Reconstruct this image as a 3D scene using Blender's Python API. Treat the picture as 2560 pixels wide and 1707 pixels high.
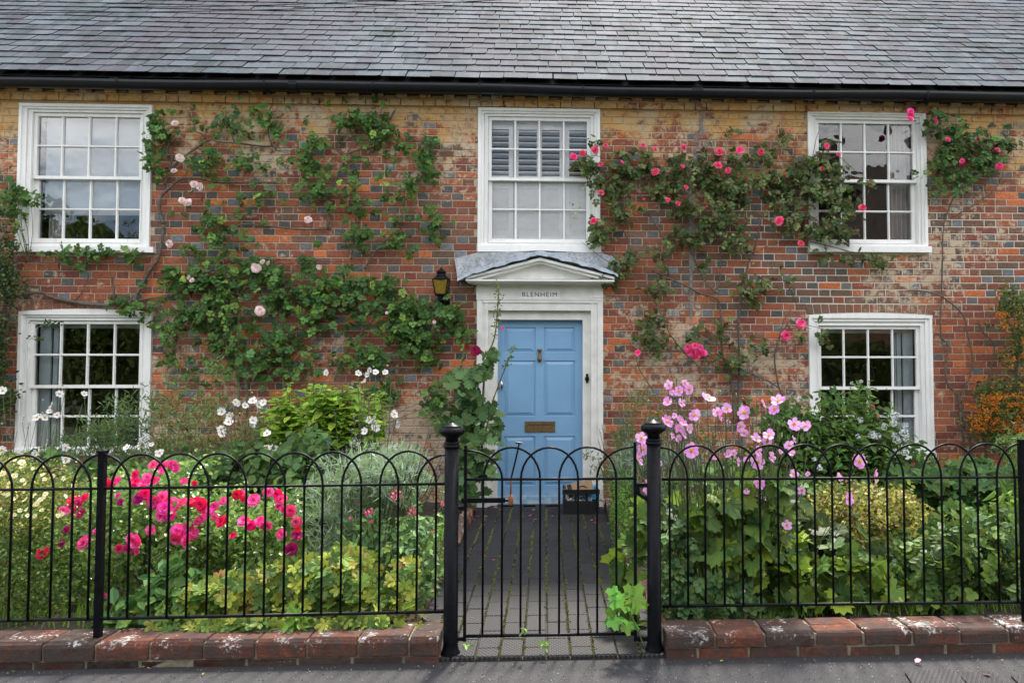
import bpy, math, random
import numpy as np
from mathutils import Vector, Matrix, Euler
random.seed(7); RS = np.random.RandomState(11)
R = math.radians
for o in list(bpy.data.objects): bpy.data.objects.remove(o)
SC = bpy.context.scene; COL = SC.collection
# ---------------------------------------------------------------- camera
EYE = 1.35
FPX = 1790.0                       # focal length in pixels of the 2560 px wide photograph
cam_d = bpy.data.cameras.new('camera'); cam = bpy.data.objects.new('camera', cam_d); COL.objects.link(cam)
cam_d.sensor_width = 36.0; cam_d.lens = FPX/2560*36.0; cam_d.clip_end = 400; cam_d.clip_start = 0.05
CX = 1440.0                        # principal point: the picture is cropped off centre
cam_d.shift_x = -(CX-1280)/2560
cam.location = (0, 0, EYE); cam.rotation_euler = (R(92.3), 0, R(-2.4))
SC.camera = cam
SC.render.resolution_x = 1024; SC.render.resolution_y = 682
# ---------------------------------------------------------------- sky and sun (hazy sun high behind the house)
SUN_EL, SUN_ROT = 57.0, 14.0
W = bpy.data.worlds.new('World'); SC.world = W; W.use_nodes = True
nt = W.node_tree; nt.nodes.clear()
wo = nt.nodes.new('ShaderNodeOutputWorld'); bg = nt.nodes.new('ShaderNodeBackground'); sky = nt.nodes.new('ShaderNodeTexSky')
sky.sky_type = 'NISHITA'; sky.sun_disc = False; sky.sun_elevation = R(SUN_EL); sky.sun_rotation = R(SUN_ROT)
sky.air_density = 1.0; sky.dust_density = 1.6; sky.ozone_density = 1.0
tc = nt.nodes.new('ShaderNodeTexCoord'); nz = nt.nodes.new('ShaderNodeTexNoise'); nz.inputs['Scale'].default_value = 2.6; nz.inputs['Detail'].default_value = 7
mp = nt.nodes.new('ShaderNodeMapping'); mp.inputs['Scale'].default_value = (1, 1, 2.2); mp.inputs['Location'].default_value = (3.1, 0.4, 0.2)
cr = nt.nodes.new('ShaderNodeValToRGB'); cr.color_ramp.elements[0].position = 0.40; cr.color_ramp.elements[1].position = 0.60
mx = nt.nodes.new('ShaderNodeMix'); mx.data_type = 'RGBA'
mx.inputs['B'].default_value = (12.6, 12.5, 12.6, 1)
nt.links.new(tc.outputs['Generated'], mp.inputs['Vector']); nt.links.new(mp.outputs['Vector'], nz.inputs['Vector'])
nt.links.new(nz.outputs['Fac'], cr.inputs['Fac']); nt.links.new(cr.outputs['Color'], mx.inputs['Factor'])
nt.links.new(sky.outputs['Color'], mx.inputs['A']); nt.links.new(mx.outputs['Result'], bg.inputs['Color'])
bg.inputs['Strength'].default_value = 0.15; nt.links.new(bg.outputs['Background'], wo.inputs['Surface'])
sun_d = bpy.data.lights.new('sun', 'SUN'); sun = bpy.data.objects.new('sun', sun_d); COL.objects.link(sun)
sun_d.energy = 4.3; sun_d.angle = R(7); sun_d.color = (1.0, 0.95, 0.86)
sv = Vector((math.sin(R(SUN_ROT))*math.cos(R(SUN_EL)), math.cos(R(SUN_ROT))*math.cos(R(SUN_EL)), math.sin(R(SUN_EL))))
sun.rotation_euler = sv.to_track_quat('Z', 'Y').to_euler(); sun.location = (0, 8, 20)
vs = SC.view_settings; vs.view_transform = 'Standard'; vs.look = 'None'; vs.gamma = 1; vs.use_curve_mapping = False
vs.exposure = 1.05
# ---------------------------------------------------------------- measuring: photograph pixel -> point on a real plane
ROT = cam.rotation_euler.to_matrix()
DW = 7.15      # front of the house wall
DF = 3.46      # fence line
def ray(px, py): return ROT @ Vector(((px-CX)/FPX, (853.5-py)/FPX, -1))
def P(px, py, Y=DW):
    d = ray(px, py); t = Y/d.y
    return Vector((d.x*t, Y, EYE+d.z*t))
def G(px, py, z=0.0):
    d = ray(px, py); t = (z-EYE)/d.z
    return Vector((d.x*t, d.y*t, z))
def topx(p):   # back to pixels, for choosing which pieces show largest
    c = ROT.transposed() @ (Vector(p)-Vector((0, 0, EYE)))
    return CX-c.x/c.z*FPX, 853.5+c.y/c.z*FPX
def sz(n, Y): return n*Y/FPX       # pixels -> metres at distance Y
# ---------------------------------------------------------------- materials
def newmat(name):
    m = bpy.data.materials.new(name); m.use_nodes = True; t = m.node_tree; t.nodes.clear()
    out = t.nodes.new('ShaderNodeOutputMaterial'); b = t.nodes.new('ShaderNodeBsdfPrincipled')
    t.links.new(b.outputs[0], out.inputs[0]); return m, t, b, out
def N(t, kind, **kw):
    n = t.nodes.new(kind)
    for k, v in kw.items(): setattr(n, k, v)
    return n
def noise(t, vec, scale, detail=4, rough=0.5, stretch=None):
    if stretch:
        mpn = N(t, 'ShaderNodeMapping'); mpn.inputs['Scale'].default_value = stretch; t.links.new(vec, mpn.inputs['Vector']); vec = mpn.outputs[0]
    n = N(t, 'ShaderNodeTexNoise'); n.inputs['Scale'].default_value = scale; n.inputs['Detail'].default_value = detail; n.inputs['Roughness'].default_value = rough
    t.links.new(vec, n.inputs['Vector']); return n.outputs['Fac']
def math_(t, op, a, b=None, clamp=False):
    n = N(t, 'ShaderNodeMath', operation=op, use_clamp=clamp)
    for i, v in enumerate((a, b)):
        if v is None: continue
        if isinstance(v, (int, float)): n.inputs[i].default_value = v
        else: t.links.new(v, n.inputs[i])
    return n.outputs[0]
def mapr(t, v, a, b, c=0.0, d=1.0):
    n = N(t, 'ShaderNodeMapRange'); t.links.new(v, n.inputs[0])
    for i, x in enumerate((a, b, c, d)): n.inputs[i+1].default_value = x
    return n.outputs[0]
def mixc(t, f, a, b, blend='MIX'):
    n = N(t, 'ShaderNodeMix', data_type='RGBA', blend_type=blend)
    for key, v in (('Factor', f), ('A', a), ('B', b)):
        s = n.inputs[key] if key != 'Factor' else n.inputs[0]
        if isinstance(v, (int, float)): s.default_value = v
        elif isinstance(v, tuple): s.default_value = v if len(v) == 4 else (*v, 1)
        else: t.links.new(v, s)
    return n.outputs['Result']
def pos(t): return N(t, 'ShaderNodeNewGeometry').outputs['Position']
def sep(t, v):
    s = N(t, 'ShaderNodeSeparateXYZ'); t.links.new(v, s.inputs[0]); return s.outputs
def bump(t, b, h, strength=0.3, dist=0.01):
    n = N(t, 'ShaderNodeBump'); n.inputs['Strength'].default_value = strength; n.inputs['Distance'].default_value = dist
    t.links.new(h, n.inputs['Height']); t.links.new(n.outputs[0], b.inputs['Normal']); return n
def attr(t, name='col'): return N(t, 'ShaderNodeAttribute', attribute_name=name).outputs['Color']
def orand(t): return N(t, 'ShaderNodeObjectInfo').outputs['Random']
def simple(name, col, rough=0.5, metal=0.0, var=0.15, scale=20, bumps=0.0, spec=0.5):
    m, t, b, o = newmat(name); p = pos(t); n = noise(t, p, scale, 5)
    dark = tuple(c*(1-var) for c in col); lite = tuple(min(1, c*(1+var)) for c in col)
    t.links.new(mixc(t, mapr(t, n, 0.3, 0.7), dark, lite), b.inputs['Base Color'])
    b.inputs['Roughness'].default_value = rough; b.inputs['Metallic'].default_value = metal; b.inputs['Specular IOR Level'].default_value = spec
    if bumps: bump(t, b, n, bumps, 0.005)
    return m
def leafmat(name, trans=0.3, rough=0.42, spec=0.4, var=0.48):
    m, t, b, out = newmat(name); c = attr(t); r = orand(t)
    p = pos(t); n = noise(t, p, 14, 2)
    hs = N(t, 'ShaderNodeHueSaturation'); t.links.new(c, hs.inputs['Color'])
    t.links.new(mapr(t, r, 0, 1, 1-var, 1+var), hs.inputs['Value']); t.links.new(mapr(t, r, 0, 1, 0.515, 0.485), hs.inputs['Hue'])
    col = mixc(t, mapr(t, n, 0.40, 0.65, 0, 0.40), hs.outputs[0], (0.17, 0.19, 0.025), 'MIX') if trans > 0.2 else hs.outputs[0]
    t.links.new(col, b.inputs['Base Color']); b.inputs['Roughness'].default_value = rough; b.inputs['Specular IOR Level'].default_value = spec
    tr = N(t, 'ShaderNodeBsdfTranslucent'); t.links.new(col, tr.inputs['Color'])
    mx = N(t, 'ShaderNodeMixShader'); mx.inputs[0].default_value = trans
    t.links.new(b.outputs[0], mx.inputs[1]); t.links.new(tr.outputs[0], mx.inputs[2]); t.links.new(mx.outputs[0], out.inputs[0]); return m
M = {}
M['leaf'] = leafmat('leaf', 0.34, 0.5, 0.22); M['petal'] = leafmat('petal', 0.18, 0.6, 0.2, 0.12); M['glossleaf'] = leafmat('gloss_leaf', 0.35, 0.28, 0.4)
M['white'] = simple('white_paint', (0.80, 0.79, 0.75), 0.45, var=0.07, scale=6)
def m_white():
    m, t, b, o = newmat('white_paint'); p = pos(t); n = noise(t, p, 5, 5, 0.6); st = noise(t, p, 16, 5, 0.65, stretch=(1, 1, 0.12)); sp = noise(t, p, 38, 4, 0.7)
    c = mixc(t, mapr(t, n, 0.3, 0.7), (0.76, 0.755, 0.715), (0.84, 0.835, 0.80)); c = mixc(t, mapr(t, st, 0.52, 0.72, 0, 0.30), c, (0.50, 0.48, 0.42))
    c = mixc(t, mapr(t, sp, 0.70, 0.76, 0, 0.5), c, (0.30, 0.28, 0.24)); t.links.new(c, b.inputs['Base Color']); b.inputs['Roughness'].default_value = 0.5
    bump(t, b, st, 0.15, 0.003); return m
M['white'] = m_white()
M['frame_grey'] = simple('weathered_white_paint', (0.70, 0.68, 0.63), 0.6, var=0.12, scale=9, bumps=0.2)
M['iron'] = simple('black_iron', (0.0045, 0.0050, 0.0070), 0.42, var=0.5, scale=40, bumps=0.25, spec=0.12)
M['gutter'] = simple('black_gutter', (0.005, 0.0055, 0.007), 0.38, var=0.3, scale=10, spec=0.3)
M['bark'] = simple('bark', (0.11, 0.085, 0.065), 0.85, var=0.45, scale=40, bumps=0.6)
M['cane'] = simple('green_cane', (0.10, 0.12, 0.035), 0.6, var=0.35, scale=20)
M['stem'] = simple('stem', (0.10, 0.11, 0.05), 0.7, var=0.3, scale=20)
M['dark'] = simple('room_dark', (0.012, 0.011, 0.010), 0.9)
M['soil'] = simple('soil', (0.045, 0.034, 0.024), 0.95, var=0.5, scale=12, bumps=0.8)
M['brass'] = simple('brass', (0.19, 0.12, 0.055), 0.5, 0.6, var=0.35, scale=60)
M['chrome'] = simple('nickel', (0.5, 0.5, 0.5), 0.25, 1.0)
M['rust'] = simple('rust', (0.22, 0.075, 0.03), 0.85, var=0.5, scale=50, bumps=0.4)
M['crate'] = simple('black_plastic', (0.014, 0.014, 0.015), 0.35, var=0.2)
M['card'] = simple('cardboard', (0.38, 0.25, 0.15), 0.8, var=0.1)
M['ink'] = simple('ink', (0.02, 0.02, 0.022), 0.6)
M['blind'] = simple('roller_blind', (0.50, 0.55, 0.57), 0.8, var=0.03)
M['curtain'] = simple('curtain', (0.42, 0.40, 0.37), 0.9, var=0.1, scale=4)
M['shutter'] = simple('shutter_paint', (0.90, 0.85, 0.77), 0.5, var=0.04)
M['shutter_blue'] = simple('shutter_grey_paint', (0.45, 0.52, 0.56), 0.5, var=0.05)
M['fascia'] = simple('fascia_black', (0.01, 0.01, 0.011), 0.7)
def m_door():
    m, t, b, o = newmat('blue_door_paint'); p = pos(t); n = noise(t, p, 4, 5); f = noise(t, p, 90, 2, stretch=(1, 1, 0.1))
    z = sep(t, p)[2]
    c = mixc(t, mapr(t, n, 0.3, 0.7), (0.185, 0.350, 0.545), (0.215, 0.395, 0.585))
    dirt = math_(t, 'MULTIPLY', mapr(t, z, 0.16, 0.03), mapr(t, noise(t, p, 18, 5), 0.4, 0.62))
    c = mixc(t, dirt, c, (0.50, 0.55, 0.55)); t.links.new(c, b.inputs['Base Color'])
    b.inputs['Roughness'].default_value = 0.38; bump(t, b, f, 0.06, 0.002); return m
M['door'] = m_door()
def wash(t, c, p, amt=1.0):
    z = sep(t, p)[2]; x = sep(t, p)[0]
    n1 = noise(t, p, 2.3, 6, 0.65); n2 = noise(t, p, 17, 6, 0.65); n4 = noise(t, p, 5.0, 5, 0.6, stretch=(1, 1, 1.6))
    zz = math_(t, 'ADD', z, math_(t, 'MULTIPLY', math_(t, 'SUBTRACT', n1, 0.5), 2.3))
    up = mapr(t, zz, 3.0, 3.85)
    k = math_(t, 'ADD', math_(t, 'MULTIPLY', up, 0.74), math_(t, 'MULTIPLY', math_(t, 'SUBTRACT', math_(t, 'ADD', math_(t, 'MULTIPLY', n2, 0.55), math_(t, 'MULTIPLY', n4, 0.45)), 0.5), 2.6))
    ym = math_(t, 'MULTIPLY', mapr(t, k, 0.42, 0.70), mapr(t, zz, 2.75, 3.1))
    yc = mixc(t, mapr(t, noise(t, p, 3.3, 4), 0.40, 0.62), (0.52, 0.31, 0.11), (0.50, 0.385, 0.245))
    yc = mixc(t, mapr(t, n2, 0.55, 0.75, 0, 0.6), yc, (0.20, 0.14, 0.08))
    c = mixc(t, math_(t, 'MULTIPLY', ym, amt), c, yc)
    big = noise(t, p, 0.9, 3, 0.5, stretch=(1, 1, 1.4))
    lowz = mapr(t, z, 2.4, 1.4, -0.01, 0.055)
    cm = mapr(t, math_(t, 'ADD', math_(t, 'ADD', math_(t, 'MULTIPLY', big, 0.5), math_(t, 'MULTIPLY', n2, 0.5)), lowz), 0.560, 0.625)
    c = mixc(t, math_(t, 'MULTIPLY', cm, amt*0.9), c, (0.52, 0.41, 0.285))
    return c, n2
def m_brick():
    m, t, b, o = newmat('brick'); p = pos(t); c = attr(t)
    c = mixc(t, 1.0, c, mixc(t, mapr(t, noise(t, p, 45, 5, 0.7), 0.25, 0.75), (0.55, 0.55, 0.58), (1.45, 1.40, 1.35)), 'MULTIPLY')
    c, n2 = wash(t, c, p)
    t.links.new(c, b.inputs['Base Color']); b.inputs['Roughness'].default_value = 0.85; b.inputs['Specular IOR Level'].default_value = 0.25
    bump(t, b, noise(t, p, 60, 5, 0.7), 0.5, 0.006); return m
M['brick'] = m_brick()
def m_mortar():
    m, t, b, o = newmat('mortar'); p = pos(t); n = noise(t, p, 30, 5)
    x, y, z = sep(t, p)[0], None, sep(t, p)[2]
    c = mixc(t, mapr(t, n, 0.3, 0.7), (0.36, 0.265, 0.18), (0.54, 0.42, 0.31))
    pale = math_(t, 'MULTIPLY', mapr(t, x, 1.7, 2.0), math_(t, 'MULTIPLY', mapr(t, z, 1.6, 2.1), mapr(t, z, 3.2, 2.9)))
    c = mixc(t, pale, c, (0.66, 0.60, 0.50))
    c, n2 = wash(t, c, p, 0.85); t.links.new(c, b.inputs['Base Color']); b.inputs['Roughness'].default_value = 0.95
    b.inputs['Specular IOR Level'].default_value = 0.1; bump(t, b, n, 0.4, 0.005); return m
M['mortar'] = m_mortar()
def m_kerb():
    m, t, b, o = newmat('kerb_brick'); p = pos(t); c = attr(t)
    c = mixc(t, 1.0, c, mixc(t, mapr(t, noise(t, p, 28, 6, 0.7), 0.25, 0.75), (0.5, 0.5, 0.5), (1.5, 1.45, 1.4)), 'MULTIPLY')
    z = sep(t, p)[2]
    v = noise(t, p, 7.0, 4, 0.55); f = noise(t, p, 60, 5, 0.7)
    lich = mapr(t, math_(t, 'ADD', math_(t, 'ADD', math_(t, 'MULTIPLY', v, 0.55), math_(t, 'MULTIPLY', f, 0.45)), mapr(t, z, 0.05, 0.13, -0.06, 0.02)), 0.555, 0.605)
    c = mixc(t, lich, c, mixc(t, f, (0.42, 0.41, 0.37), (0.68, 0.67, 0.64)))
    soot = math_(t, 'MULTIPLY', mapr(t, noise(t, p, 11, 6, 0.65), 0.42, 0.60), 0.8)
    c = mixc(t, soot, c, (0.06, 0.05, 0.045))
    t.links.new(c, b.inputs['Base Color']); b.inputs['Roughness'].default_value = 0.9; b.inputs['Specular IOR Level'].default_value = 0.2
    bump(t, b, f, 0.8, 0.01); return m
M['kerb'] = m_kerb()
M['kerb_mortar'] = simple('kerb_mortar', (0.20, 0.17, 0.12), 0.95, var=0.4, scale=30, bumps=0.5)
def m_slate():
    m, t, b, o = newmat('slate'); p = pos(t); c = attr(t)
    big = noise(t, p, 1.7, 4, 0.6, stretch=(1, 0.28, 0.28)); fine = noise(t, p, 26, 5, 0.7)
    c = mixc(t, mapr(t, big, 0.50, 0.68, 0, 0.8), c, (0.098, 0.115, 0.132))
    st = noise(t, p, 9.0, 4, 0.6, stretch=(1, 0.15, 0.15)); c = mixc(t, mapr(t, st, 0.52, 0.70, 0, 0.65), c, (0.125, 0.138, 0.155))
    pur = noise(t, p, 1.1, 3, 0.5, stretch=(1, 0.4, 0.4)); c = mixc(t, mapr(t, pur, 0.48, 0.66, 0, 0.6), c, (0.075, 0.066, 0.080))
    lic = noise(t, p, 11, 5, 0.7); c = mixc(t, mapr(t, lic, 0.64, 0.72, 0, 0.4), c, (0.12, 0.105, 0.05))
    c = mixc(t, 1.0, c, mixc(t, mapr(t, fine, 0.25, 0.75), (0.72, 0.72, 0.72), (1.25, 1.25, 1.25)), 'MULTIPLY')
    lum = N(t, 'ShaderNodeRGBToBW'); t.links.new(attr(t), lum.inputs[0]); c = mixc(t, mapr(t, lum.outputs[0], 0.022, 0.032), (0.012, 0.012, 0.013), c)  # dark edge faces go near black: gap shadow painted into the slate colour
    t.links.new(c, b.inputs['Base Color']); b.inputs['Roughness'].default_value = 0.8; b.inputs['Specular IOR Level'].default_value = 0.06
    bump(t, b, fine, 0.4, 0.006); return m
M['slate'] = m_slate()
def m_glass():
    m, t, b, out = newmat('window_glass'); t.nodes.remove(b); p = pos(t)
    fr = N(t, 'ShaderNodeFresnel'); fr.inputs[0].default_value = 1.55
    tr = N(t, 'ShaderNodeBsdfTransparent'); gl = N(t, 'ShaderNodeBsdfGlossy'); gl.inputs['Roughness'].default_value = 0.01
    bp = N(t, 'ShaderNodeBump'); bp.inputs['Strength'].default_value = 0.25; bp.inputs['Distance'].default_value = 0.02
    t.links.new(noise(t, p, 3.5, 2), bp.inputs['Height']); t.links.new(bp.outputs[0], gl.inputs['Normal'])
    mx = N(t, 'ShaderNodeMixShader'); t.links.new(math_(t, 'MULTIPLY', fr.outputs[0], 0.85, True), mx.inputs[0])
    t.links.new(tr.outputs[0], mx.inputs[1]); t.links.new(gl.outputs[0], mx.inputs[2]); t.links.new(mx.outputs[0], out.inputs[0]); return m
M['glass'] = m_glass()
def m_lead():
    m, t, b, o = newmat('weathered_lead'); p = pos(t); n = noise(t, p, 10, 6, 0.7); f = noise(t, p, 55, 5, 0.75)
    c = mixc(t, mapr(t, n, 0.35, 0.65), (0.22, 0.235, 0.25), (0.50, 0.51, 0.52)); c = mixc(t, mapr(t, f, 0.54, 0.64, 0, 0.85), c, (0.07, 0.06, 0.06))
    t.links.new(c, b.inputs['Base Color']); b.inputs['Roughness'].default_value = 0.7; bump(t, b, f, 0.4, 0.006); return m
M['lead'] = m_lead()
M['lead_edge'] = simple('lead_edge', (0.33, 0.37, 0.42), 0.5, var=0.25, scale=25, bumps=0.4)
def m_asphalt():
    m, t, b, o = newmat('asphalt'); p = pos(t); f = noise(t, p, 110, 4, 0.8); g = noise(t, p, 1.7, 5, 0.6)
    c = mixc(t, mapr(t, f, 0.3, 0.7), (0.024, 0.023, 0.024), (0.066, 0.063, 0.065)); c = mixc(t, mapr(t, g, 0.35, 0.7, 0, 0.6), c, (0.034, 0.033, 0.035))
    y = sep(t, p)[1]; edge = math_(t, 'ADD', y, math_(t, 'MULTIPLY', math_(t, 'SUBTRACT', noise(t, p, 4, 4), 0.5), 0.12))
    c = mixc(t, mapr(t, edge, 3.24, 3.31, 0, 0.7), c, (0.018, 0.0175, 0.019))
    vo = N(t, 'ShaderNodeTexVoronoi'); vo.inputs['Scale'].default_value = 55; t.links.new(p, vo.inputs['Vector'])
    c = mixc(t, mapr(t, vo.outputs['Distance'], 0.12, 0.08), c, (0.20, 0.195, 0.18))
    sp = mapr(t, noise(t, p, 9, 2), 0.70, 0.73); c = mixc(t, sp, c, (0.012, 0.012, 0.013))
    t.links.new(c, b.inputs['Base Color']); b.inputs['Roughness'].default_value = 0.85; bump(t, b, f, 0.9, 0.008); return m
M['asphalt'] = m_asphalt()
def m_paver():
    m, t, b, o = newmat('diamond_paver'); p = pos(t); f = noise(t, p, 60, 5, 0.7); g = noise(t, p, 1.4, 4, 0.6)
    xyz = sep(t, p)
    def saw(s):
        v = math_(t, 'ADD', math_(t, 'MULTIPLY', xyz[0], 44.0), math_(t, 'MULTIPLY', xyz[1], s*32.0))
        fr = math_(t, 'FRACT', v); return math_(t, 'ABSOLUTE', math_(t, 'SUBTRACT', fr, 0.5))
    gr = math_(t, 'MINIMUM', saw(1), saw(-1)); h = mapr(t, gr, 0.09, 0.21)
    c = mixc(t, mapr(t, f, 0.3, 0.7), (0.020, 0.019, 0.020), (0.050, 0.046, 0.047)); c = mixc(t, mapr(t, g, 0.35, 0.65, 0, 0.75), c, (0.018, 0.017, 0.019))
    ob = orand(t); c = mixc(t, 1.0, c, mixc(t, ob, (0.75, 0.75, 0.75), (1.25, 1.25, 1.25)), 'MULTIPLY')
    c = mixc(t, h, (0.009, 0.008, 0.008), c)
    t.links.new(c, b.inputs['Base Color']); b.inputs['Roughness'].default_value = 0.7; bump(t, b, h, 0.9, 0.006); return m
M['paver'] = m_paver()
M['moss'] = simple('moss', (0.075, 0.085, 0.02), 0.95, var=0.5, scale=25)
M['amber'] = simple('amber_glass', (0.20, 0.135, 0.012), 0.2, var=0.25, scale=40)
M['repair'] = simple('grey_repair_mortar', (0.20, 0.185, 0.165), 0.95, var=0.35, scale=30, bumps=0.4)
M['thatch'] = simple('old_tile_roof', (0.06, 0.045, 0.035), 0.9, var=0.4, scale=3)
M['far_brick'] = simple('far_brick', (0.16, 0.08, 0.05), 0.9, var=0.3, scale=4)
M['ground'] = simple('ground_far', (0.09, 0.10, 0.06), 0.95, var=0.3, scale=0.5)
M['tape'] = simple('blue_print', (0.05, 0.35, 0.6), 0.5)
M['paper'] = simple('paper', (0.7, 0.7, 0.7), 0.7)
# ---------------------------------------------------------------- mesh helpers
def colattr(me, cols):
    a = me.attributes.new('col', 'FLOAT_COLOR', 'FACE'); c = np.ones((len(me.polygons), 4), np.float32); c[:, :3] = cols; a.data.foreach_set('color', c.ravel())
class MB:
    def __init__(s): s.v = []; s.f = []; s.c = []; s.n = 0; s.mi = []
    def add(s, V, F, col=(0.5, 0.5, 0.5), mi=0):
        V = [tuple(v) for v in V]; s.v += V; s.f += [tuple(i+s.n for i in f) for f in F]; s.c += [col]*len(F); s.mi += [mi]*len(F); s.n += len(V)
    def box(s, x0, x1, y0, y1, z0, z1, col=(0.5,)*3, mi=0):
        s.add([(x0,y0,z0),(x1,y0,z0),(x1,y1,z0),(x0,y1,z0),(x0,y0,z1),(x1,y0,z1),(x1,y1,z1),(x0,y1,z1)],
              [(0,3,2,1),(4,5,6,7),(0,1,5,4),(1,2,6,5),(2,3,7,6),(3,0,4,7)], col, mi)
    def ring(s, o, i, yf, yb, mi=0):          # mitred rectangular frame; o, i = (x0,x1,z0,z1)
        ox0,ox1,oz0,oz1 = o; ix0,ix1,iz0,iz1 = i
        O = [(ox0,oz0),(ox1,oz0),(ox1,oz1),(ox0,oz1)]; I = [(ix0,iz0),(ix1,iz0),(ix1,iz1),(ix0,iz1)]
        V = [(x,yf,z) for x,z in O]+[(x,yf,z) for x,z in I]+[(x,yb,z) for x,z in O]+[(x,yb,z) for x,z in I]
        F = []
        for k in range(4):
            j = (k+1)%4
            F += [(k,j,4+j,4+k),(8+k,k+12,12+j,8+j),(k,8+k,8+j,j),(4+k,4+j,12+j,12+k)]
        s.add(V, F, mi=mi)
    def prism(s, pts, y0, y1, col=(0.5,)*3, mi=0):   # polygon in XZ pushed along Y
        n = len(pts); V = [(x,y0,z) for x,z in pts]+[(x,y1,z) for x,z in pts]
        F = [tuple(range(n)), tuple(range(2*n-1, n-1, -1))]+[(i,n+i,n+(i+1)%n,(i+1)%n) for i in range(n)]
        s.add(V, F, col, mi)
    def lathe(s, prof, cx, cy, n=16, col=(0.5,)*3, mi=0):
        V = []; F = []
        for r, z in prof: V += [(cx+r*math.cos(2*math.pi*k/n), cy+r*math.sin(2*math.pi*k/n), z) for k in range(n)]
        for i in range(len(prof)-1):
            for k in range(n): F.append((i*n+k, i*n+(k+1)%n, (i+1)*n+(k+1)%n, (i+1)*n+k))
        F.append(tuple(range(n-1, -1, -1))); F.append(tuple((len(prof)-1)*n+k for k in range(n))); s.add(V, F, col, mi)
    def tube(s, pts, rads, n=6, col=(0.5,)*3, mi=0):
        pts = [Vector(p) for p in pts]; m = len(pts)
        if isinstance(rads, (int, float)): rads = [rads]*m
        V = []; F = []
        for i, p in enumerate(pts):
            d = (pts[min(i+1, m-1)]-pts[max(i-1, 0)]).normalized()
            a = Vector((0, 1, 0)) if abs(d.y) < 0.9 else Vector((1, 0, 0))
            u = d.cross(a).normalized(); w = d.cross(u)
            V += [p+rads[i]*(math.cos(2*math.pi*k/n)*u+math.sin(2*math.pi*k/n)*w) for k in range(n)]
        for i in range(m-1):
            for k in range(n): F.append((i*n+k, i*n+(k+1)%n, (i+1)*n+(k+1)%n, (i+1)*n+k))
        F.append(tuple(range(n-1, -1, -1))); F.append(tuple((m-1)*n+k for k in range(n))); s.add(V, F, col, mi)
    def mesh(s, name, mats, smooth=False, off=None):
        me = bpy.data.meshes.new(name)
        V = s.v if off is None else [(a-off[0], b-off[1], c-off[2]) for a, b, c in s.v]
        me.from_pydata(V, [], s.f)
        for mm in (mats if isinstance(mats, (list, tuple)) else [mats]): me.materials.append(M[mm])
        if any(s.mi): me.polygons.foreach_set('material_index', s.mi)
        colattr(me, np.array(s.c, np.float32).reshape(-1, 3))
        if smooth: me.polygons.foreach_set('use_smooth', [True]*len(s.f))
        me.update(); return me
WL = {}
def wl(o): return WL.get(o.name, Vector((0, 0, 0)))
def link(name, me, parent=None, loc=(0, 0, 0), q=None, s=None):
    o = bpy.data.objects.new(name, me); COL.objects.link(o); loc = Vector(loc)
    if parent is not None: o.parent = parent; o.location = loc-wl(parent)
    else: o.location = loc
    if q is not None: o.rotation_mode = 'QUATERNION'; o.rotation_quaternion = q
    if s is not None: o.scale = s if isinstance(s, (tuple, list)) else (s, s, s)
    WL[o.name] = loc; return o
def put(name, mb, mats, parent=None, smooth=False, kind=None, loc=None):
    """mesh given in world coordinates; object origin at loc (default: the parent's origin)"""
    L = Vector(loc) if loc is not None else (wl(parent) if parent is not None else Vector((0, 0, 0)))
    o = link(name, mb.mesh(name, mats, smooth, L), parent, L)
    if kind: o['kind'] = kind
    return o
def tag(o, label, cat, group=None):
    o['label'] = label; o['category'] = cat
    if group: o['group'] = group
    return o
def thing(name, label, cat, loc, group=None):
    return tag(link(name, None, None, loc), label, cat, group)
def smoothpath(pts, k=3):
    pts = [Vector(p) for p in pts]; out = []
    n = len(pts)
    for i in range(n-1):
        p0, p1, p2, p3 = pts[max(i-1, 0)], pts[i], pts[i+1], pts[min(i+2, n-1)]
        for j in range(k):
            t = j/k; out.append(0.5*((2*p1)+(-p0+p2)*t+(2*p0-5*p1+4*p2-p3)*t*t+(-p0+3*p1-3*p2+p3)*t*t*t))
    out.append(pts[-1]); return out
# ================================================================ GROUND, ROAD, PATH
g = MB(); g.add([(-90,-90,-0.03),(90,-90,-0.03),(90,90,-0.03),(-90,90,-0.03)], [(0,1,2,3)])
put('ground', g, 'ground', kind='structure')
g = MB(); nx, ny = 60, 40; V = []; F = []
for j in range(ny+1):
    for i in range(nx+1):
        x = -9+18*i/nx; y = -5+8.40*j/ny; V.append((x, y, 0.004*math.sin(x*3.1+y*2)*math.sin(y*4.3)*(0 if j == ny else 1)))
for j in range(ny):
    for i in range(nx): a = j*(nx+1)+i; F.append((a, a+1, a+nx+2, a+nx+1))
g.add(V, F); road = put('road', g, 'asphalt', smooth=True, kind='structure')
# sunken diamond-patterned pavers let into the road at the lower right corner
for quad in (((2262,1680),(2385,1672),(2420,1716),(2290,1722)), ((2392,1682),(2480,1678),(2530,1720),(2432,1722)), ((2528,1690),(2580,1682),(2620,1722),(2560,1722))):
    c = [G(x, y, 0.006) for x, y in quad]; mb = MB(); top = [Vector((p.x, p.y, 0.010)) for p in c]; low = [Vector((p.x, p.y, -0.02)) for p in c]
    mb.add(top+low, [(3,2,1,0),(0,1,5,4),(1,2,6,5),(2,3,7,6),(3,0,4,7)]); put('paver', mb, 'paver', road)
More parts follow.
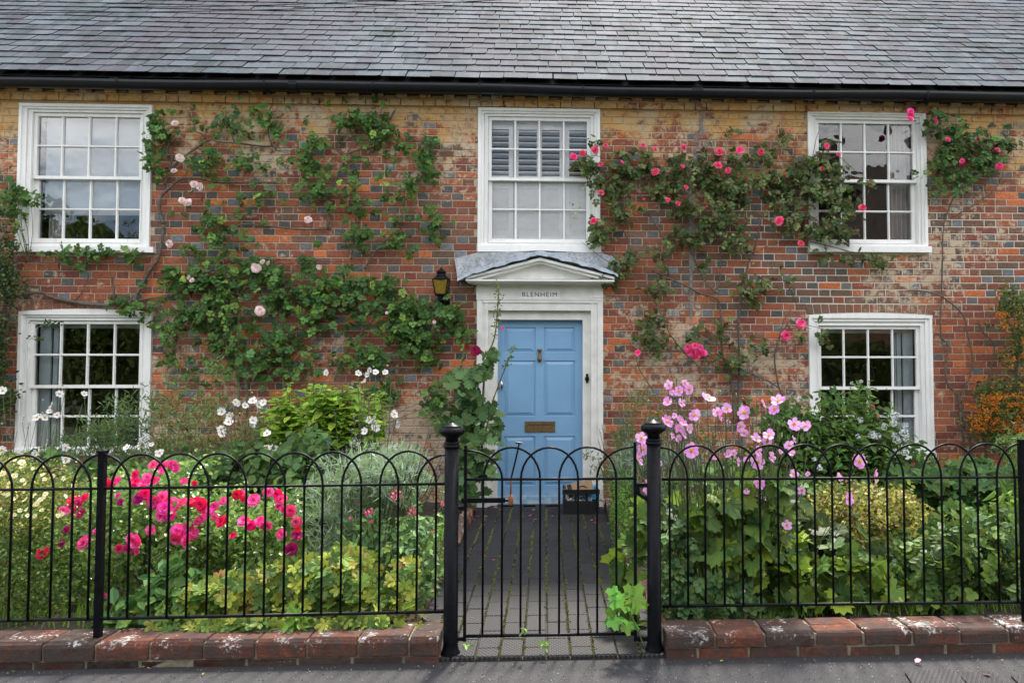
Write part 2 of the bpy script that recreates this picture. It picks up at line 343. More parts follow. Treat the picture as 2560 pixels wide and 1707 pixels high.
# garden soil either side of the path
PX0 = G(1204, 1262).x; PX1 = G(1500, 1262).x
PL = PX0-0.02; PR = PX1+0.02
for x0, x1 in ((-9, PL-0.05), (PR+0.05, 9)):
    g = MB(); V = []; F = []; n1, n2 = 40, 30
    for j in range(n2+1):
        for i in range(n1+1): V.append((x0+(x1-x0)*i/n1, 3.55+3.6*j/n2, 0.05+0.02*math.sin(i*1.7+j)*math.cos(j*1.3) - (0.04 if j in (0,) else 0)))
    for j in range(n2):
        for i in range(n1): a = j*(n1+1)+i; F.append((a, a+1, a+n1+2, a+n1+1))
    g.add(V, F); put('garden_soil', g, 'soil', smooth=True, kind='structure')
pathbed = MB(); pathbed.add([(PL-.04,3.401,0.002),(PR+.04,3.401,0.002),(PR+.04,7.2,0.002),(PL-.04,7.2,0.002)], [(0,1,2,3)])
path = put('garden_path', pathbed, 'soil', kind='structure')
nrow = round((PR-PL)/0.113); pw = (PR-PL)/nrow
pv = []
for k in range(6):
    mb = MB(); jx = lambda: random.uniform(-.0015, .0015); w = pw-0.007; l = 0.222; b = 0.004
    o = [(-w/2,-l/2),(w/2,-l/2),(w/2,l/2),(-w/2,l/2)]; o = [(x+jx(), y+jx()) for x, y in o]
    V = [(x*(1-b/w*2), y*(1-b/l*2), 0.016) for x, y in o]+[(x, y, 0.012) for x, y in o]+[(x, y, -0.01) for x, y in o]
    F = [(0,1,2,3)]+[(i, i+4, (i+1)%4+4, (i+1)%4) for i in range(4)]+[(i+4, i+8, (i+1)%4+8, (i+1)%4+4) for i in range(4)]
    F = [tuple(reversed(f)) if idx else f for idx, f in enumerate(F)]
    mb.add(V, F); pv.append(mb.mesh('paver', 'paver'))
for r in range(nrow):
    x = PL+pw*(r+.5); y = (3.41 if r % 2 else 3.52)
    if r % 2: link('paver', random.choice(pv), path, (x, 3.459, 0), None, (1, .5, 1)); y = 3.629
    else: y = 3.515
    while y < 7.08:
        link('paver', random.choice(pv), path, (x, y, random.uniform(-.001, .0015)), Euler((random.uniform(-.01,.01), random.uniform(-.015,.015), random.uniform(-.006,.006))).to_quaternion()); y += 0.229
# moss and weeds in the long joints
mo = MB()
for r in range(1, nrow):
    x = PL+pw*r
    for k in range(330):
        y = random.uniform(3.42, 7.0)
        if math.sin(y*3+r*2.1)+random.uniform(-1, 1) < -0.1: continue
        s = random.uniform(.004, .011); dx = random.gauss(0, .006); h = random.uniform(.01, .022)
        g1 = random.uniform(.6, 1.5); mo.add([(x+dx-s, y-s, .012), (x+dx+s, y-s*.5, .012), (x+dx+s*.2, y+s*1.5, .012), (x+dx, y, .012+h*.7)], [(0,1,3),(1,2,3),(2,0,3)], (0.10*g1, 0.11*g1, 0.02))
put('moss', mo, 'leaf', path, kind='stuff')
# ================================================================ COTTAGE
house = thing('cottage', 'old brick cottage with slate roof, white sash windows and a pale blue front door', 'house', (0, DW, 0))
def rect(l, r, t, b, Y=DW):
    p = P((l+r)/2, t, Y).z; q = P((l+r)/2, b, Y).z; m = (t+b)/2
    return (P(l, m, Y).x, P(r, m, Y).x, q, p)
WINS = {
 'UL': dict(o=(46,379,262,619), g=(94,350,294,596), v=(155,222,289), h=(367,445,522), s=(36,386,617,631)),
 'UM': dict(o=(1195,1500,273,616), g=(1229,1467,304,597), v=(1288,1348,1409), h=(375,449,523), s=(1194,1503,615,631)),
 'UR': dict(o=(2020,2315,280,618), g=(2046,2281,311,598), v=(2103,2162,2222), h=(382,453,527), s=(2023,2327,616,631)),
 'LL': dict(o=(45,378,780,1124), g=(86,349,810,1117), v=(151,218,285), h=(887,965,1041), s=(34,384,1122,1137), arch=7),
 'LR': dict(o=(2023,2331,789,1132), g=(2052,2290,823,1111), v=(2110,2171,2232), h=(893,969,1041), s=(2018,2338,1131,1148), arch=6),
}
for k, w in WINS.items():
    w['O'] = rect(*w['o']); w['G'] = rect(*w['g'], DW+.05); w['S'] = rect(*w['s'], DW-.03)
DO = rect(1192, 1507, 640, 1275)             # opening behind the door surround
openings = [w['O'] for w in WINS.values()]+[(DO[0], DO[1], -1, DO[3])]
inner = [(o[0]+.01, o[1]-.01, o[2]+.01, o[3]-.01) for o in openings]
X0, X1, ZT = -7.4, 8.2, 4.20
# mortar backing with openings
xs = sorted({X0, X1, *[v for o in inner for v in o[:2]]}); zs = sorted({-0.1, ZT, *[max(-0.1, v) for o in inner for v in o[2:]]})
mb = MB()
for i in range(len(xs)-1):
    for j in range(len(zs)-1):
        cx, cz = (xs[i]+xs[i+1])/2, (zs[j]+zs[j+1])/2
        if any(o[0] < cx < o[1] and o[2] < cz < o[3] for o in inner): continue
        y = DW+.006; mb.add([(xs[i],y,zs[j]),(xs[i+1],y,zs[j]),(xs[i+1],y,zs[j+1]),(xs[i],y,zs[j+1])], [(0,1,2,3)])
        if cz < 4.2: mb.add([(xs[i],y+.24,zs[j]),(xs[i+1],y+.24,zs[j]),(xs[i+1],y+.24,zs[j+1]),(xs[i],y+.24,zs[j+1])], [(3,2,1,0)])
for o in inner:
    x0,x1,z0,z1 = o; z0 = max(z0, -0.1)
    for a, b in (((x0,z0),(x0,z1)),((x0,z1),(x1,z1)),((x1,z1),(x1,z0)),((x1,z0),(x0,z0))):
        mb.add([(a[0],DW+.006,a[1]),(b[0],DW+.006,b[1]),(b[0],DW+.246,b[1]),(a[0],DW+.246,a[1])], [(0,1,2,3)])
for x in (X0, X1): mb.add([(x,DW+.006,-.1),(x,DW+6,-.1),(x,DW+6,ZT),(x,DW+.006,ZT)], [(0,1,2,3)])
mb.add([(X0,DW+6,-.1),(X1,DW+6,-.1),(X1,DW+6,ZT),(X0,DW+6,ZT)], [(3,2,1,0)])
wall = put('wall', mb, 'mortar', house)
RED = [(0.27,0.088,0.05),(0.31,0.10,0.052),(0.23,0.075,0.05),(0.35,0.12,0.058),(0.20,0.07,0.05),(0.28,0.11,0.068)]
ORG = [(0.50,0.15,0.055),(0.46,0.135,0.05)]
BRN = [(0.17,0.09,0.06),(0.21,0.10,0.065),(0.14,0.09,0.062),(0.19,0.105,0.075),(0.23,0.095,0.06)]
BLU = [(0.115,0.12,0.122),(0.10,0.095,0.09),(0.155,0.17,0.185),(0.085,0.08,0.075),(0.14,0.13,0.12)]
def brickcol(x, z, header):
    n = math.sin(x*1.3+1)*math.cos(z*1.9+x*.6)+random.uniform(-.6, .6)
    brown = 0.18
    if -1.2 < x < -0.1 and 1.9 < z < 3.1: brown = .72
    if -2.4 < x < -1.2 and 1.7 < z < 2.6: brown = .35
    if x > 0.95 and 1.9 < z < 3.3: brown = .55
    if x > 2.4 and 1.8 < z < 2.7: brown = .68
    if x > 3.9 and z < 2.1: brown = .06
    if header and random.random() < 0.52 and not (x > 3.9 and z < 2 and random.random() < .7): c = random.choice(BLU)
    elif random.random() < brown: c = random.choice(BRN)
    elif random.random() < 0.11: c = random.choice(ORG)
    else: c = random.choice(RED)
    k = random.uniform(.82, 1.18); return tuple(v*k for v in c)
def brickgeo(x0, x1, z0, z1, yf=0.0, d=.035, j=.0016):
    b = .003; jj = lambda: random.uniform(-j, j)
    o = [(x0+jj(), z0+jj()), (x1+jj(), z0+jj()), (x1+jj(), z1+jj()), (x0+jj(), z1+jj())]
    i = [(o[0][0]+b, o[0][1]+b), (o[1][0]-b, o[1][1]+b), (o[2][0]-b, o[2][1]-b), (o[3][0]+b, o[3][1]-b)]
    V = [(x, yf, z) for x, z in i]+[(x, yf+.003, z) for x, z in o]+[(x, yf+d, z) for x, z in o]
    F = [(0,1,2,3)]+[(k, 4+k, 4+(k+1)%4, (k+1)%4) for k in range(4)]+[(4+k, 8+k, 8+(k+1)%4, 4+(k+1)%4) for k in range(4)]
    F = [F[0]]+[tuple(reversed(f)) for f in F[1:]]
    return V, F
CH, JT = 0.0724, 0.0105; ST, HD = .222, .106
archz = {}
for k in ('LL', 'LR'):
    o = WINS[k]['O']; archz[k] = (o[0]-.02, o[1]+.02, o[3]-.002, o[3]+.118)
skip = [(o[0], o[1], o[2], o[3]) for o in openings]+list(archz.values())+[(w['S'][0], w['S'][1], w['S'][2]-.004, w['S'][3]) for w in WINS.values()]
BAND = P(1280, 268, DW-.02).z            # bottom of the projecting band under the eaves
cand = []; merged = MB()
course = 0; z = 0.01
VIS = [(690,1185,440,720),(1515,2010,600,900),(2330,2560,450,900),(60,350,640,730),(390,760,290,640),(1515,2010,290,420),(2120,2320,640,770)]
while z < BAND-CH*.5:
    z1 = min(z+CH-JT, BAND-.004); zc = (z+z1)/2
    blocks = sorted([(a, b) for a, b, c, d in skip if c < z1-.012 and d > z+.012])
    segs = []; cur = X0
    for a, b in blocks:
        if a > cur: segs.append((cur, a))
        cur = max(cur, b)
    if cur < X1: segs.append((cur, X1))
    wav = lambda x: 0.005*math.sin(x*.9+course*.05)
    x = X0-(.166 if course % 2 else 0)-random.uniform(0, .01); hd = False
    seq = []
    while x < X1:
        L = (HD if hd else ST)+random.uniform(-.006, .006); seq.append((x, x+L, hd)); x += L+JT; hd = not hd
    for a, b in segs:
        a += .004; b -= .004
        for s0, s1, h in seq:
            c0, c1 = max(s0, a), min(s1, b)
            if c1-c0 < .03: continue
            cen = (c0+c1)/2; dz = wav(cen)
            full = abs((c1-c0)-(s1-s0)) < .001
            p = topx((cen, DW, zc))
            col = brickcol(cen, zc, h)
            it = (c0, c1, z+dz, z1+dz, col)
            if full and not h and any(l < p[0] < r and t < p[1] < bb for l, r, t, bb in VIS): cand.append(it)
            else: merged.add(*brickgeo(c0, c1, z+dz, z1+dz, DW+random.uniform(-.0015, .0015)), col)
    z += CH; course += 1
random.shuffle(cand)
bvar = []
for c in RED+ORG+BRN:
    for r in range(2):
        mb = MB(); mb.add(*brickgeo(-ST/2, ST/2, -(CH-JT)/2, (CH-JT)/2), c); bvar.append((c, mb.mesh('brick', 'brick')))
for it in cand[:300]:
    c0, c1, z0, z1, col = it
    best = min(bvar, key=lambda q: sum((a-b)**2 for a, b in zip(q[0], col))+random.uniform(0, .0004))[1]
    link('brick', best, wall, ((c0+c1)/2, DW+random.uniform(-.0015, .0015), (z0+z1)/2), None, ((c1-c0)/ST, 1, 1))
for c0, c1, z0, z1, col in cand[300:]: merged.add(*brickgeo(c0, c1, z0, z1, DW), col)
# band and dentils under the eaves
x = X0; zb = BAND
while x < X1:
    L = random.choice((ST, ST, HD)); c = brickcol(x, 4, False)
    merged.add(*brickgeo(x, min(x+L, X1), zb, zb+.066, DW-.028+random.uniform(-.002, .002), .06), c); x += L+JT*.7
merged.box(X0, X1, DW-.026, DW+.01, zb+.064, zb+.076, (0.45, 0.33, 0.2))
x = X0; k = 0
while x < X1:
    proud = k % 2 == 0
    merged.add(*brickgeo(x, x+.108, zb+.078, zb+.143, DW-(.05 if proud else .012)+random.uniform(-.003, .003), .08), brickcol(x, 4, False)); x += .108+.010; k += 1
put('bricks', merged, 'brick', wall, kind='stuff')
for k, (a, b, c, d) in archz.items():         # flat arches of bricks on end
    n = int((b-a)/.078); w = (b-a)/n; ah = sz(WINS[k]['arch'], DW)
    for i in range(n):
        x = a+w*i; u = (i+.5)/n*2-1; lift = ah*(1-u*u)
        mb = MB(); V, F = brickgeo(x+.004, x+w-.004, c+.012+lift, d-.004, DW-.002, .05); V = [(vx+u*(vz-c)*.16, vy, vz) for vx, vy, vz in V]
        cc = random.choice(BRN+RED) if k == 'LL' else random.choice(BRN); mb.add(V, F, tuple(q*1.1 for q in cc)); put('brick', mb, 'brick', wall, loc=(x+w/2, DW, (c+d)/2))
# old repair in grey mortar running down the wall right of the middle window
rj = MB()
for (xa, xb, ya, yb2) in ((1748,1757,272,333),(1737,1754,333,339),(1736,1743,339,352),(1738,1756,352,357),(1746,1753,357,372),(1733,1750,372,378),(1733,1741,378,440),(1722,1735,440,678),(1724,1731,678,812)):
    q = rect(xa, xb, ya, yb2, DW); rj.box(q[0], q[1], DW-.004, DW+.01, q[2], q[3])
put('repair_joint', rj, 'repair', wall)
# ---- roof
TH = R(41.5); EY = DW-.20; EZ = P(1280, 203, EY).z
cth, sth = math.cos(TH), math.sin(TH)
def rp(x, s, h=0.0): return (x, EY+s*cth-h*sth, EZ+s*sth+h*cth)
mb = MB(); sl = 5.2
mb.add([rp(X0-.2, 0.01, -.03), rp(X1+.2, 0.01, -.03), rp(X1+.2, sl, -.03), rp(X0-.2, sl, -.03)], [(0,1,2,3)])
rz = rp(0, sl, -.03); by = rz[1]+(rz[1]-EY)
mb.add([(X0-.2, rz[1], rz[2]), (X1+.2, rz[1], rz[2]), (X1+.2, by, EZ), (X0-.2, by, EZ)], [(0,1,2,3)])
mb.add([(X0, EY+.2, EZ-.02), (X0, by-.2, EZ-.02), (X0, rz[1], rz[2]-.02)], [(0,1,2)]); mb.add([(X1, EY+.2, EZ-.02), (X1, by-.2, EZ-.02), (X1, rz[1], rz[2]-.02)], [(2,1,0)])
mb.box(X0, X1, EY+.08, DW+.05, EZ-.09, EZ-.03)
roof = put('roof', mb, 'fascia', house)
SLC0 = [(0.066,0.078,0.086),(0.058,0.070,0.072),(0.082,0.092,0.103),(0.070,0.065,0.075),(0.094,0.103,0.115),(0.052,0.062,0.062),(0.078,0.072,0.083),(0.110,0.120,0.130)]
SLC = [(r_*.78, g_*.84, b_*.88) for r_, g_, b_ in SLC0]
EX = 0.183; X1R = X1+.2
def slategeo(w, l=.30):
    t = .009; j = lambda a=.004: random.uniform(-a, a); ch = random.random() < .25
    bot = [(-w/2+j(.001), j()), (w/2-(random.uniform(.01, .04) if ch else .001), j())]
    if ch: bot.append((w/2, random.uniform(.012, .03)))
    pts = bot+[(w/2, l), (-w/2, l)]; n = len(pts)
    V = [(x, y, t) for x, y in pts]+[(x, y, 0) for x, y in pts]
    return V, [tuple(range(n))]+[(i, n+i, n+(i+1)%n, (i+1)%n) for i in range(n)]
svar = []
for c in SLC:
    for r in range(3):
        mb = MB(); V, F = slategeo(.238); mb.add(V, [F[0]], c); mb.add(V, [tuple(reversed(f)) for f in F[1:]], tuple(q*.22 for q in c)); svar.append(mb.mesh('slate', 'slate'))  # edge faces painted dark, standing in for the shadow gaps under each course
qroof = Matrix.Rotation(TH-R(3.0), 4, 'X').to_quaternion()
ms = MB(); rows = int(sl/EX)
nind = 0
for r in range(rows):
    s = r*EX; x = X0-.2+(.122 if r % 2 else 0)+random.uniform(-.015, .015)
    while x < X1R:
        w = .238+random.uniform(-.010, .008); dz = .006*math.sin(x*.8+r*.3)
        p = rp(x, s+random.uniform(-.006, .006)+.02*math.sin(x*.33+.8)*min(1, r*.06), 0.020+random.uniform(0, .005))
        tw = random.gauss(0, .008)
        px = topx(p); q = qroof @ Euler((random.uniform(-.008, .008), random.uniform(-.006, .006), tw)).to_quaternion()
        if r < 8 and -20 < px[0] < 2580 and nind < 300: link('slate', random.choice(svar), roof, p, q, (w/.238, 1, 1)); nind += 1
        else:
            V, F = slategeo(w); Mq = q.to_matrix(); V = [Vector(p)+Mq @ Vector(v) for v in V]; k = random.uniform(.8, 1.15)
            cc = random.choice(SLC); ms.add(V, [F[0]], tuple(c*k for c in cc)); ms.add(V, [tuple(reversed(f)) for f in F[1:]], tuple(c*k*.22 for c in cc))  # same painted gap shadow on the edges of the merged slates
        x += w+.006
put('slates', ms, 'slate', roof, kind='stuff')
# ---- gutter
GY, GZ, GR = EY-.035, P(1280, 212, EY-.09).z, .056
gt = MB(); n = 10; V = []; F = []
xs2 = np.linspace(X0-.2, X1+.2, 40)
for x in xs2:
    dz = -.008*math.sin(x*1.1)-.003*math.sin(x*3.1)
    for k in range(n+1):
        a = math.pi+math.pi*k/n; V.append((x, GY+GR*math.cos(a), GZ+dz+GR*math.sin(a)*1.45))
    for k in range(n+1):
        a = 2*math.pi-math.pi*k/n; V.append((x, GY+(GR-.006)*math.cos(a), GZ+dz+(GR-.006)*math.sin(a)*1.4))
mm = 2*(n+1)
for i in range(len(xs2)-1):
    for k in range(mm): a = i*mm+k; b = i*mm+(k+1)%mm; F.append((a, a+mm, b+mm, b))
gt.add(V, F); gut = put('gutter', gt, 'gutter', house, smooth=True)
for px in (300, 665, 935, 1200, 1457, 1730, 2030, 2313):
    x = P(px, 220, GY).x; b = MB(); pts = [(x, GY+GR*1.08*math.cos(a), GZ+GR*1.52*math.sin(a)) for a in np.linspace(math.pi, 2*math.pi, 9)]
    V = []; F = []
    for p in pts: V += [(p[0]-.012, p[1], p[2]), (p[0]+.012, p[1], p[2])]
    F = [(2*i, 2*i+2, 2*i+3, 2*i+1) for i in range(8)]; b.add(V, F); b.box(x-.012, x+.012, GY+GR-.004, GY+GR+.06, GZ-.07, GZ+.01)
    put('gutter_bracket', b, 'gutter', gut)
for px in (735, 1745):
    x = P(px, 220, GY).x; b = MB(); V = []
    for xx in (x-.04, x+.04): V += [(xx, GY+GR*1.1*math.cos(a), GZ+GR*1.55*math.sin(a)) for a in np.linspace(math.pi, 2*math.pi, 9)]
    b.add(V, [(i, i+1, i+10, i+9) for i in range(8)]); put('gutter_joint', b, 'gutter', gut)
# ---- windows
def frame_bar(mb, x0, x1, z0, z1, y, vertical):
    d = .022; c = .35
    if vertical:
        w = (x1-x0); mb.prism_v = None
        V = [(x0, y+d, z0), (x0+w*c*.6, y, z0), (x1-w*c*.6, y, z0), (x1, y+d, z0)]; V += [(a, b, z1) for a, b, _ in V]
        mb.add(V, [(0,1,5,4),(1,2,6,5),(2,3,7,6),(3,0,4,7)])
    else:
        h = z1-z0
        V = [(x0, y+d, z0), (x0, y, z0+h*c*.6), (x0, y, z1-h*c*.6), (x0, y+d, z1)]; V += [(x1, b, cc) for _, b, cc in V]
        mb.add(V, [(0,4,5,1),(1,5,6,2),(2,6,7,3),(3,7,4,0)])
for key, w in WINS.items():
    o = w['O']; gl = w['G']; a9 = .036
    mb = MB()
    def ins(r, d): return (r[0]+d, r[1]-d, r[2]+d, r[3]-d)
    so = (gl[0]-a9, gl[1]+a9, gl[2]-.05, gl[3]+a9)         # sash outside
    i1 = ins(o, .028); i1 = (i1[0], i1[1], o[2]+.002, i1[3])
    mb.ring((o[0], o[1], o[2], o[3]), i1, DW-.022, DW+.10)
    t = .45; i2 = tuple(i1[k]*(1-t)+so[k]*t for k in range(4)); i2 = (i2[0], i2[1], i1[2]+.001, i2[3])
    mb.ring(i1, i2, DW-.006, DW+.10)
    mb.ring(ins(i2, .002), (so[0], so[1], so[2], so[3]), DW+.012, DW+.12)
    mb.ring((so[0]-.006, so[1]+.006, so[2], so[3]+.006), (so[0]+.001, so[1]-.001, so[2]+.001, so[3]-.001), DW+.004, DW+.05)
    if 'arch' in w:
        ah = sz(w['arch'], DW); pts = [(o[0], o[3]-.002)]+[(o[0]+(o[1]-o[0])*(u+1)/2, o[3]+ah*(1-u*u)+.001) for u in np.linspace(-1, 1, 13)]+[(o[1], o[3]-.002)]
        mb.prism(pts, DW-.021, DW+.05)
    win = put('window', mb, 'white', house)
    s = w['S']; mb = MB(); mb.box(s[0], s[1], DW-.055, DW+.03, s[2], s[3]); mb.box(o[0]+.02, o[1]-.02, DW-.03, DW+.03, s[3], s[3]+.02); put('sill', mb, 'white', win)
    zm = P(1280, w['h'][1], DW+.05).z; xm = (gl[0]+gl[1])/2
    hz = [P((w['g'][0]+w['g'][1])/2, q, DW+.05).z for q in w['h']]; vx = [P(q, (w['g'][2]+w['g'][3])/2, DW+.05).x for q in w['v']]; zm = hz[1]
    yu, yl = DW+.03, DW+.066
    mb = MB(); mb.ring((so[0]+.003, so[1]-.003, zm-.018, so[3]-.003), (gl[0], gl[1], zm+.012, gl[3]), yu, yu+.035); put('sash', mb, 'white', win)
    mb = MB(); mb.ring((so[0]+.003, so[1]-.003, so[2]+.003, zm+.014), (gl[0]+.005, gl[1]-.005, gl[2], zm-.014), yl, yl+.035); put('sash', mb, 'white', win)
    bw = .0115
    for half, (za, zb_, y, dx) in enumerate(((zm+.012, gl[3], yu, 0), (gl[2], zm-.014, yl, .006))):
        for x in vx:
            mb = MB(); frame_bar(mb, x-bw+dx, x+bw+dx, za, zb_, y+.004, True); put('glazing_bar', mb, 'white', win)
        zz = hz[0] if half == 0 else hz[2]
        mb = MB(); frame_bar(mb, gl[0], gl[1], zz-bw, zz+bw, y+.002, False); put('glazing_bar', mb, 'white', win)
        ex = [gl[0]]+[v+dx for v in vx]+[gl[1]]; ez = [za, zz, zb_]
        for i in range(4):
            for j in range(2):
                tx, tz = random.uniform(-.0012, .0012), random.uniform(-.0012, .0012)
                mb = MB(); yy = y+.022; A = [(ex[i], ez[j]), (ex[i+1], ez[j]), (ex[i+1], ez[j+1]), (ex[i], ez[j+1])]
                sg = [(-1,-1),(1,-1),(1,1),(-1,1)]
                V = [(x, yy+tx*a+tz*b, z) for (x, z), (a, b) in zip(A, sg)]+[(x, yy+.003+tx*a+tz*b, z) for (x, z), (a, b) in zip(A, sg)]
                mb.add(V, [(0,1,2,3),(7,6,5,4)]); put('pane', mb, 'glass', win)
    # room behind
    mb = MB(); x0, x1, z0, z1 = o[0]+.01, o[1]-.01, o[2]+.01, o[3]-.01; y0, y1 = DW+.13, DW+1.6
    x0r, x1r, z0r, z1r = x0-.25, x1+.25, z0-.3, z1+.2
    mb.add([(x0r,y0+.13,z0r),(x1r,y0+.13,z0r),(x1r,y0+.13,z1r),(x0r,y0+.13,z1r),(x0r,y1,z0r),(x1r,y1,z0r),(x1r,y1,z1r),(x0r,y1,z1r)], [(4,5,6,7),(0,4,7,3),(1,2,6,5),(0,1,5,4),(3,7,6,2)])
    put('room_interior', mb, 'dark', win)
    yb = DW+.15
    def curtain(xa, xb, za, zb_, mat='curtain', folds=5):
        m2 = MB(); n = folds*6; V = []
        for i in range(n+1):
            x = xa+(xb-xa)*i/n; yy = yb+.05+.03*math.sin(i/n*folds*2*math.pi); V += [(x, yy, za), (x+.004*math.sin(i), yy, zb_)]
        m2.add(V, [(2*i, 2*i+2, 2*i+3, 2*i+1) for i in range(n)]); put('curtain', m2, mat, win, smooth=True)
    if key == 'UL':
        mb = MB(); zb2 = P(222, 538, yb).z; mb.box(gl[0]+.01, gl[1]+.02, yb, yb+.004, zb2+.02, gl[3]+.05); mb.box(gl[0]+.01, gl[1]+.02, yb-.008, yb+.01, zb2, zb2+.02); put('roller_blind', mb, 'blind', win)
        curtain(gl[0]+.02, gl[0]+.17, gl[2], zb2+.1)
    if key == 'UR':
        curtain(P(2225, 500, yb).x, gl[1]+.05, gl[2], gl[3]+.02)
    if key in ('LL', 'LR'):                    # folded inside shutters
        sgn = 1 if key == 'LL' else -1; xe = gl[0]+.0 if key == 'LL' else gl[1]
        mb = MB(); za, zb2 = gl[2]-.02, gl[3]+.02
        a, b_ = sorted((xe-.02*sgn, xe+.085*sgn)); mb.box(a, b_, yb-.01, yb+.01, za, zb2)
        a, b_ = sorted((xe+.09*sgn, xe+.135*sgn)); mb.box(a, b_, yb+.02, yb+.04, za, zb2); a, b_ = sorted((xe+.14*sgn, xe+.155*sgn)); mb.box(a, b_, yb+.03, yb+.06, za, zb2-.03)
        put('inside_shutter', mb, 'shutter_blue', win)
        mb = MB()
        for q in (.1, .35, .6, .88): mb.lathe([(.006, 0), (.005, .004)], 0, 0, 8)
        mb2 = MB(); mb2.box(gl[0], gl[1], yb, yb+.02, gl[3]-.035, gl[3]+.03); put('blind_cassette', mb2, 'shutter_blue', win)
    if key == 'UM':                            # plantation shutters, upper louvres open and lower ones closed
        yb = DW+.112
        xe = [P(q, 450, yb).x for q in (1222, 1284, 1348, 1411, 1474)]
        zt, zb2 = gl[3]+.02, gl[2]-.02; zmid = P(1348, 455, yb).z
        for i in range(4):
            xa, xb = xe[i], xe[i+1]; sw = .026 if i % 2 else .026
            mb = MB()
            for (a, b_) in ((zmid+.0, zt), (zb2, zmid-.004)):
                mb.ring((xa+.002, xb-.002, a, b_), (xa+(.026 if i % 2 == 0 else .05), xb-(.05 if i % 2 == 0 else .026), a+.06, b_-(.085 if a > zmid-.001 else .07)), yb, yb+.028)
            put('shutter_frame', mb, 'shutter', win)
            for a, b_, ang, nn in ((zmid+.06, zt-.085, R(12), 8), (zb2+.06, zmid-.074, R(76), 8)):
                st = (b_-a)/nn; xl, xr = xa+(.026 if i % 2 == 0 else .05), xb-(.05 if i % 2 == 0 else .026)
                for q in range(nn):
                    zc = a+st*(q+.5); h = .033 if ang < 1 else .029; t2 = .0045; ca, sa = math.cos(ang), math.sin(ang)
                    # slat cross-section: long axis h tilted by ang from horizontal depth
                    pts = [(-h, -t2), (h, -t2), (h, t2), (-h, t2)]; V = []
                    for xx in (xl, xr): V += [(xx, yb+.016+u*ca-v*sa, zc+u*sa*-1+v*ca) for u, v in pts]
                    m2 = MB(); m2.add(V, [(0,1,5,4),(1,2,6,5),(2,3,7,6),(3,0,4,7),(0,3,2,1),(4,5,6,7)]); put('shutter_slat', m2, 'shutter', win)
# ---- door case
def R_(l, r, t, b, Y): return rect(l, r, t, b, Y)
def bx(mb, l, r, t, b, y0, y1):
    q = rect(l, r, t, b, y0); mb.box(q[0], q[1], y0, y1, q[2], q[3])
cs = MB(); cy = DW-.05
q0 = rect(1191, 1508, 747, 1266, cy); q1 = rect(1219, 1478, 776, 1266, cy)
for (a, b, yy) in ((1191, 1205, cy-.012), (1205, 1213, cy), (1213, 1219, cy-.008), (1478, 1484, cy-.008), (1484, 1495, cy), (1495, 1508, cy-.012)): bx(cs, a, b, 747, 1268, yy, DW+.02)
bx(cs, 1219, 1478, 757, 776, cy, DW+.02); bx(cs, 1205, 1495, 750, 757, cy-.012, DW+.02); bx(cs, 1191, 1508, 745, 750, cy-.018, DW+.02)
# inner jambs and head of the door lining
bx(cs, 1219, 1243, 776, 1266, DW+.005, DW+.14); bx(cs, 1457, 1478, 776, 1266, DW+.005, DW+.14); bx(cs, 1243, 1457, 776, 799, DW+.005, DW+.14)
# frieze and its end blocks
bx(cs, 1191, 1508, 708, 745, DW-.035, DW+.02); bx(cs, 1191, 1220, 708, 744, DW-.045, DW); bx(cs, 1482, 1508, 708, 744, DW-.045, DW)
case = put('door_surround', cs, 'frame_grey', house)
# cornice and pediment
pe = MB(); PY = DW-.20
bx(pe, 1164, 1536, 699, 703, PY, DW+.01); bx(pe, 1169, 1531, 703, 707, PY+.03, DW+.01); bx(pe, 1180, 1520, 706, 711, PY+.10, DW+.01)
def pp(l, t, Y): p = P(l, t, Y); return (p.x, p.z)
ped = put('pediment_cornice', pe, 'white', house)
pe = MB(); yA = PY+.005
pe.prism([pp(1201, 698, PY+.12), pp(1350, 653, PY+.12), pp(1499, 698, PY+.12)], PY+.12, DW); put('tympanum', pe, 'frame_grey', ped)
for sgn, xe, xi in ((-1, 1164, 1201), (1, 1536, 1499)):
    pe = MB(); pe.prism([pp(xe, 698, yA), pp(xe, 692, yA), pp(1350, 644, yA), pp(1350, 651, yA)] if sgn < 0 else [pp(1350, 651, yA), pp(1350, 644, yA), pp(xe, 692, yA), pp(xe, 698, yA)], yA, DW)
    pe.prism([pp(xi-8*-sgn if 0 else xe+sgn*-14, 698, yA+.03), pp(1350, 650, yA+.03), pp(1350, 656, yA+.03), pp(xi, 698, yA+.03)], yA+.03, DW)
    put('raking_moulding', pe, 'white', ped)
# lead roof of the pediment: wavy front edge, and an apron dressed up the wall
le = MB(); n = 40; V = []
for i in range(n+1):
    u = i/n; px = 1143+(1545-1143)*u
    top = 696-(696-627)*(1-abs((px-1350)/207))**0.8 if px < 1350 else 686-(686-627)*(1-abs((px-1350)/195))**0.8
    wv = 1.6*math.sin(i*1.25)+1.0*math.sin(i*2.7); th = 7+3*math.sin(u*math.pi)
    a = P(px, top, PY-.02); b = P(px, top+th+wv, PY-.025); c = P(px, top-2, PY-.02)
    V += [(b.x, PY-.028-.004*math.sin(i*1.25), b.z), (a.x, PY-.022, a.z), (a.x, DW+.003, a.z+.045), (a.x, PY-.012, a.z-.008)]
le.add(V, [(4*i, 4*i+4, 4*i+5, 4*i+1) for i in range(n)]+[(4*i+1, 4*i+5, 4*i+6, 4*i+2) for i in range(n)]+[(4*i+3, 4*i+7, 4*i+4, 4*i) for i in range(n)])
put('lead_capping', le, 'lead_edge', ped)
le = MB(); yq = DW-.012
apr = [(1144,700),(1136,646),(1150,642),(1192,632),(1260,630),(1350,626),(1440,630),(1500,632),(1530,640),(1548,654),(1553,690),(1536,700)]
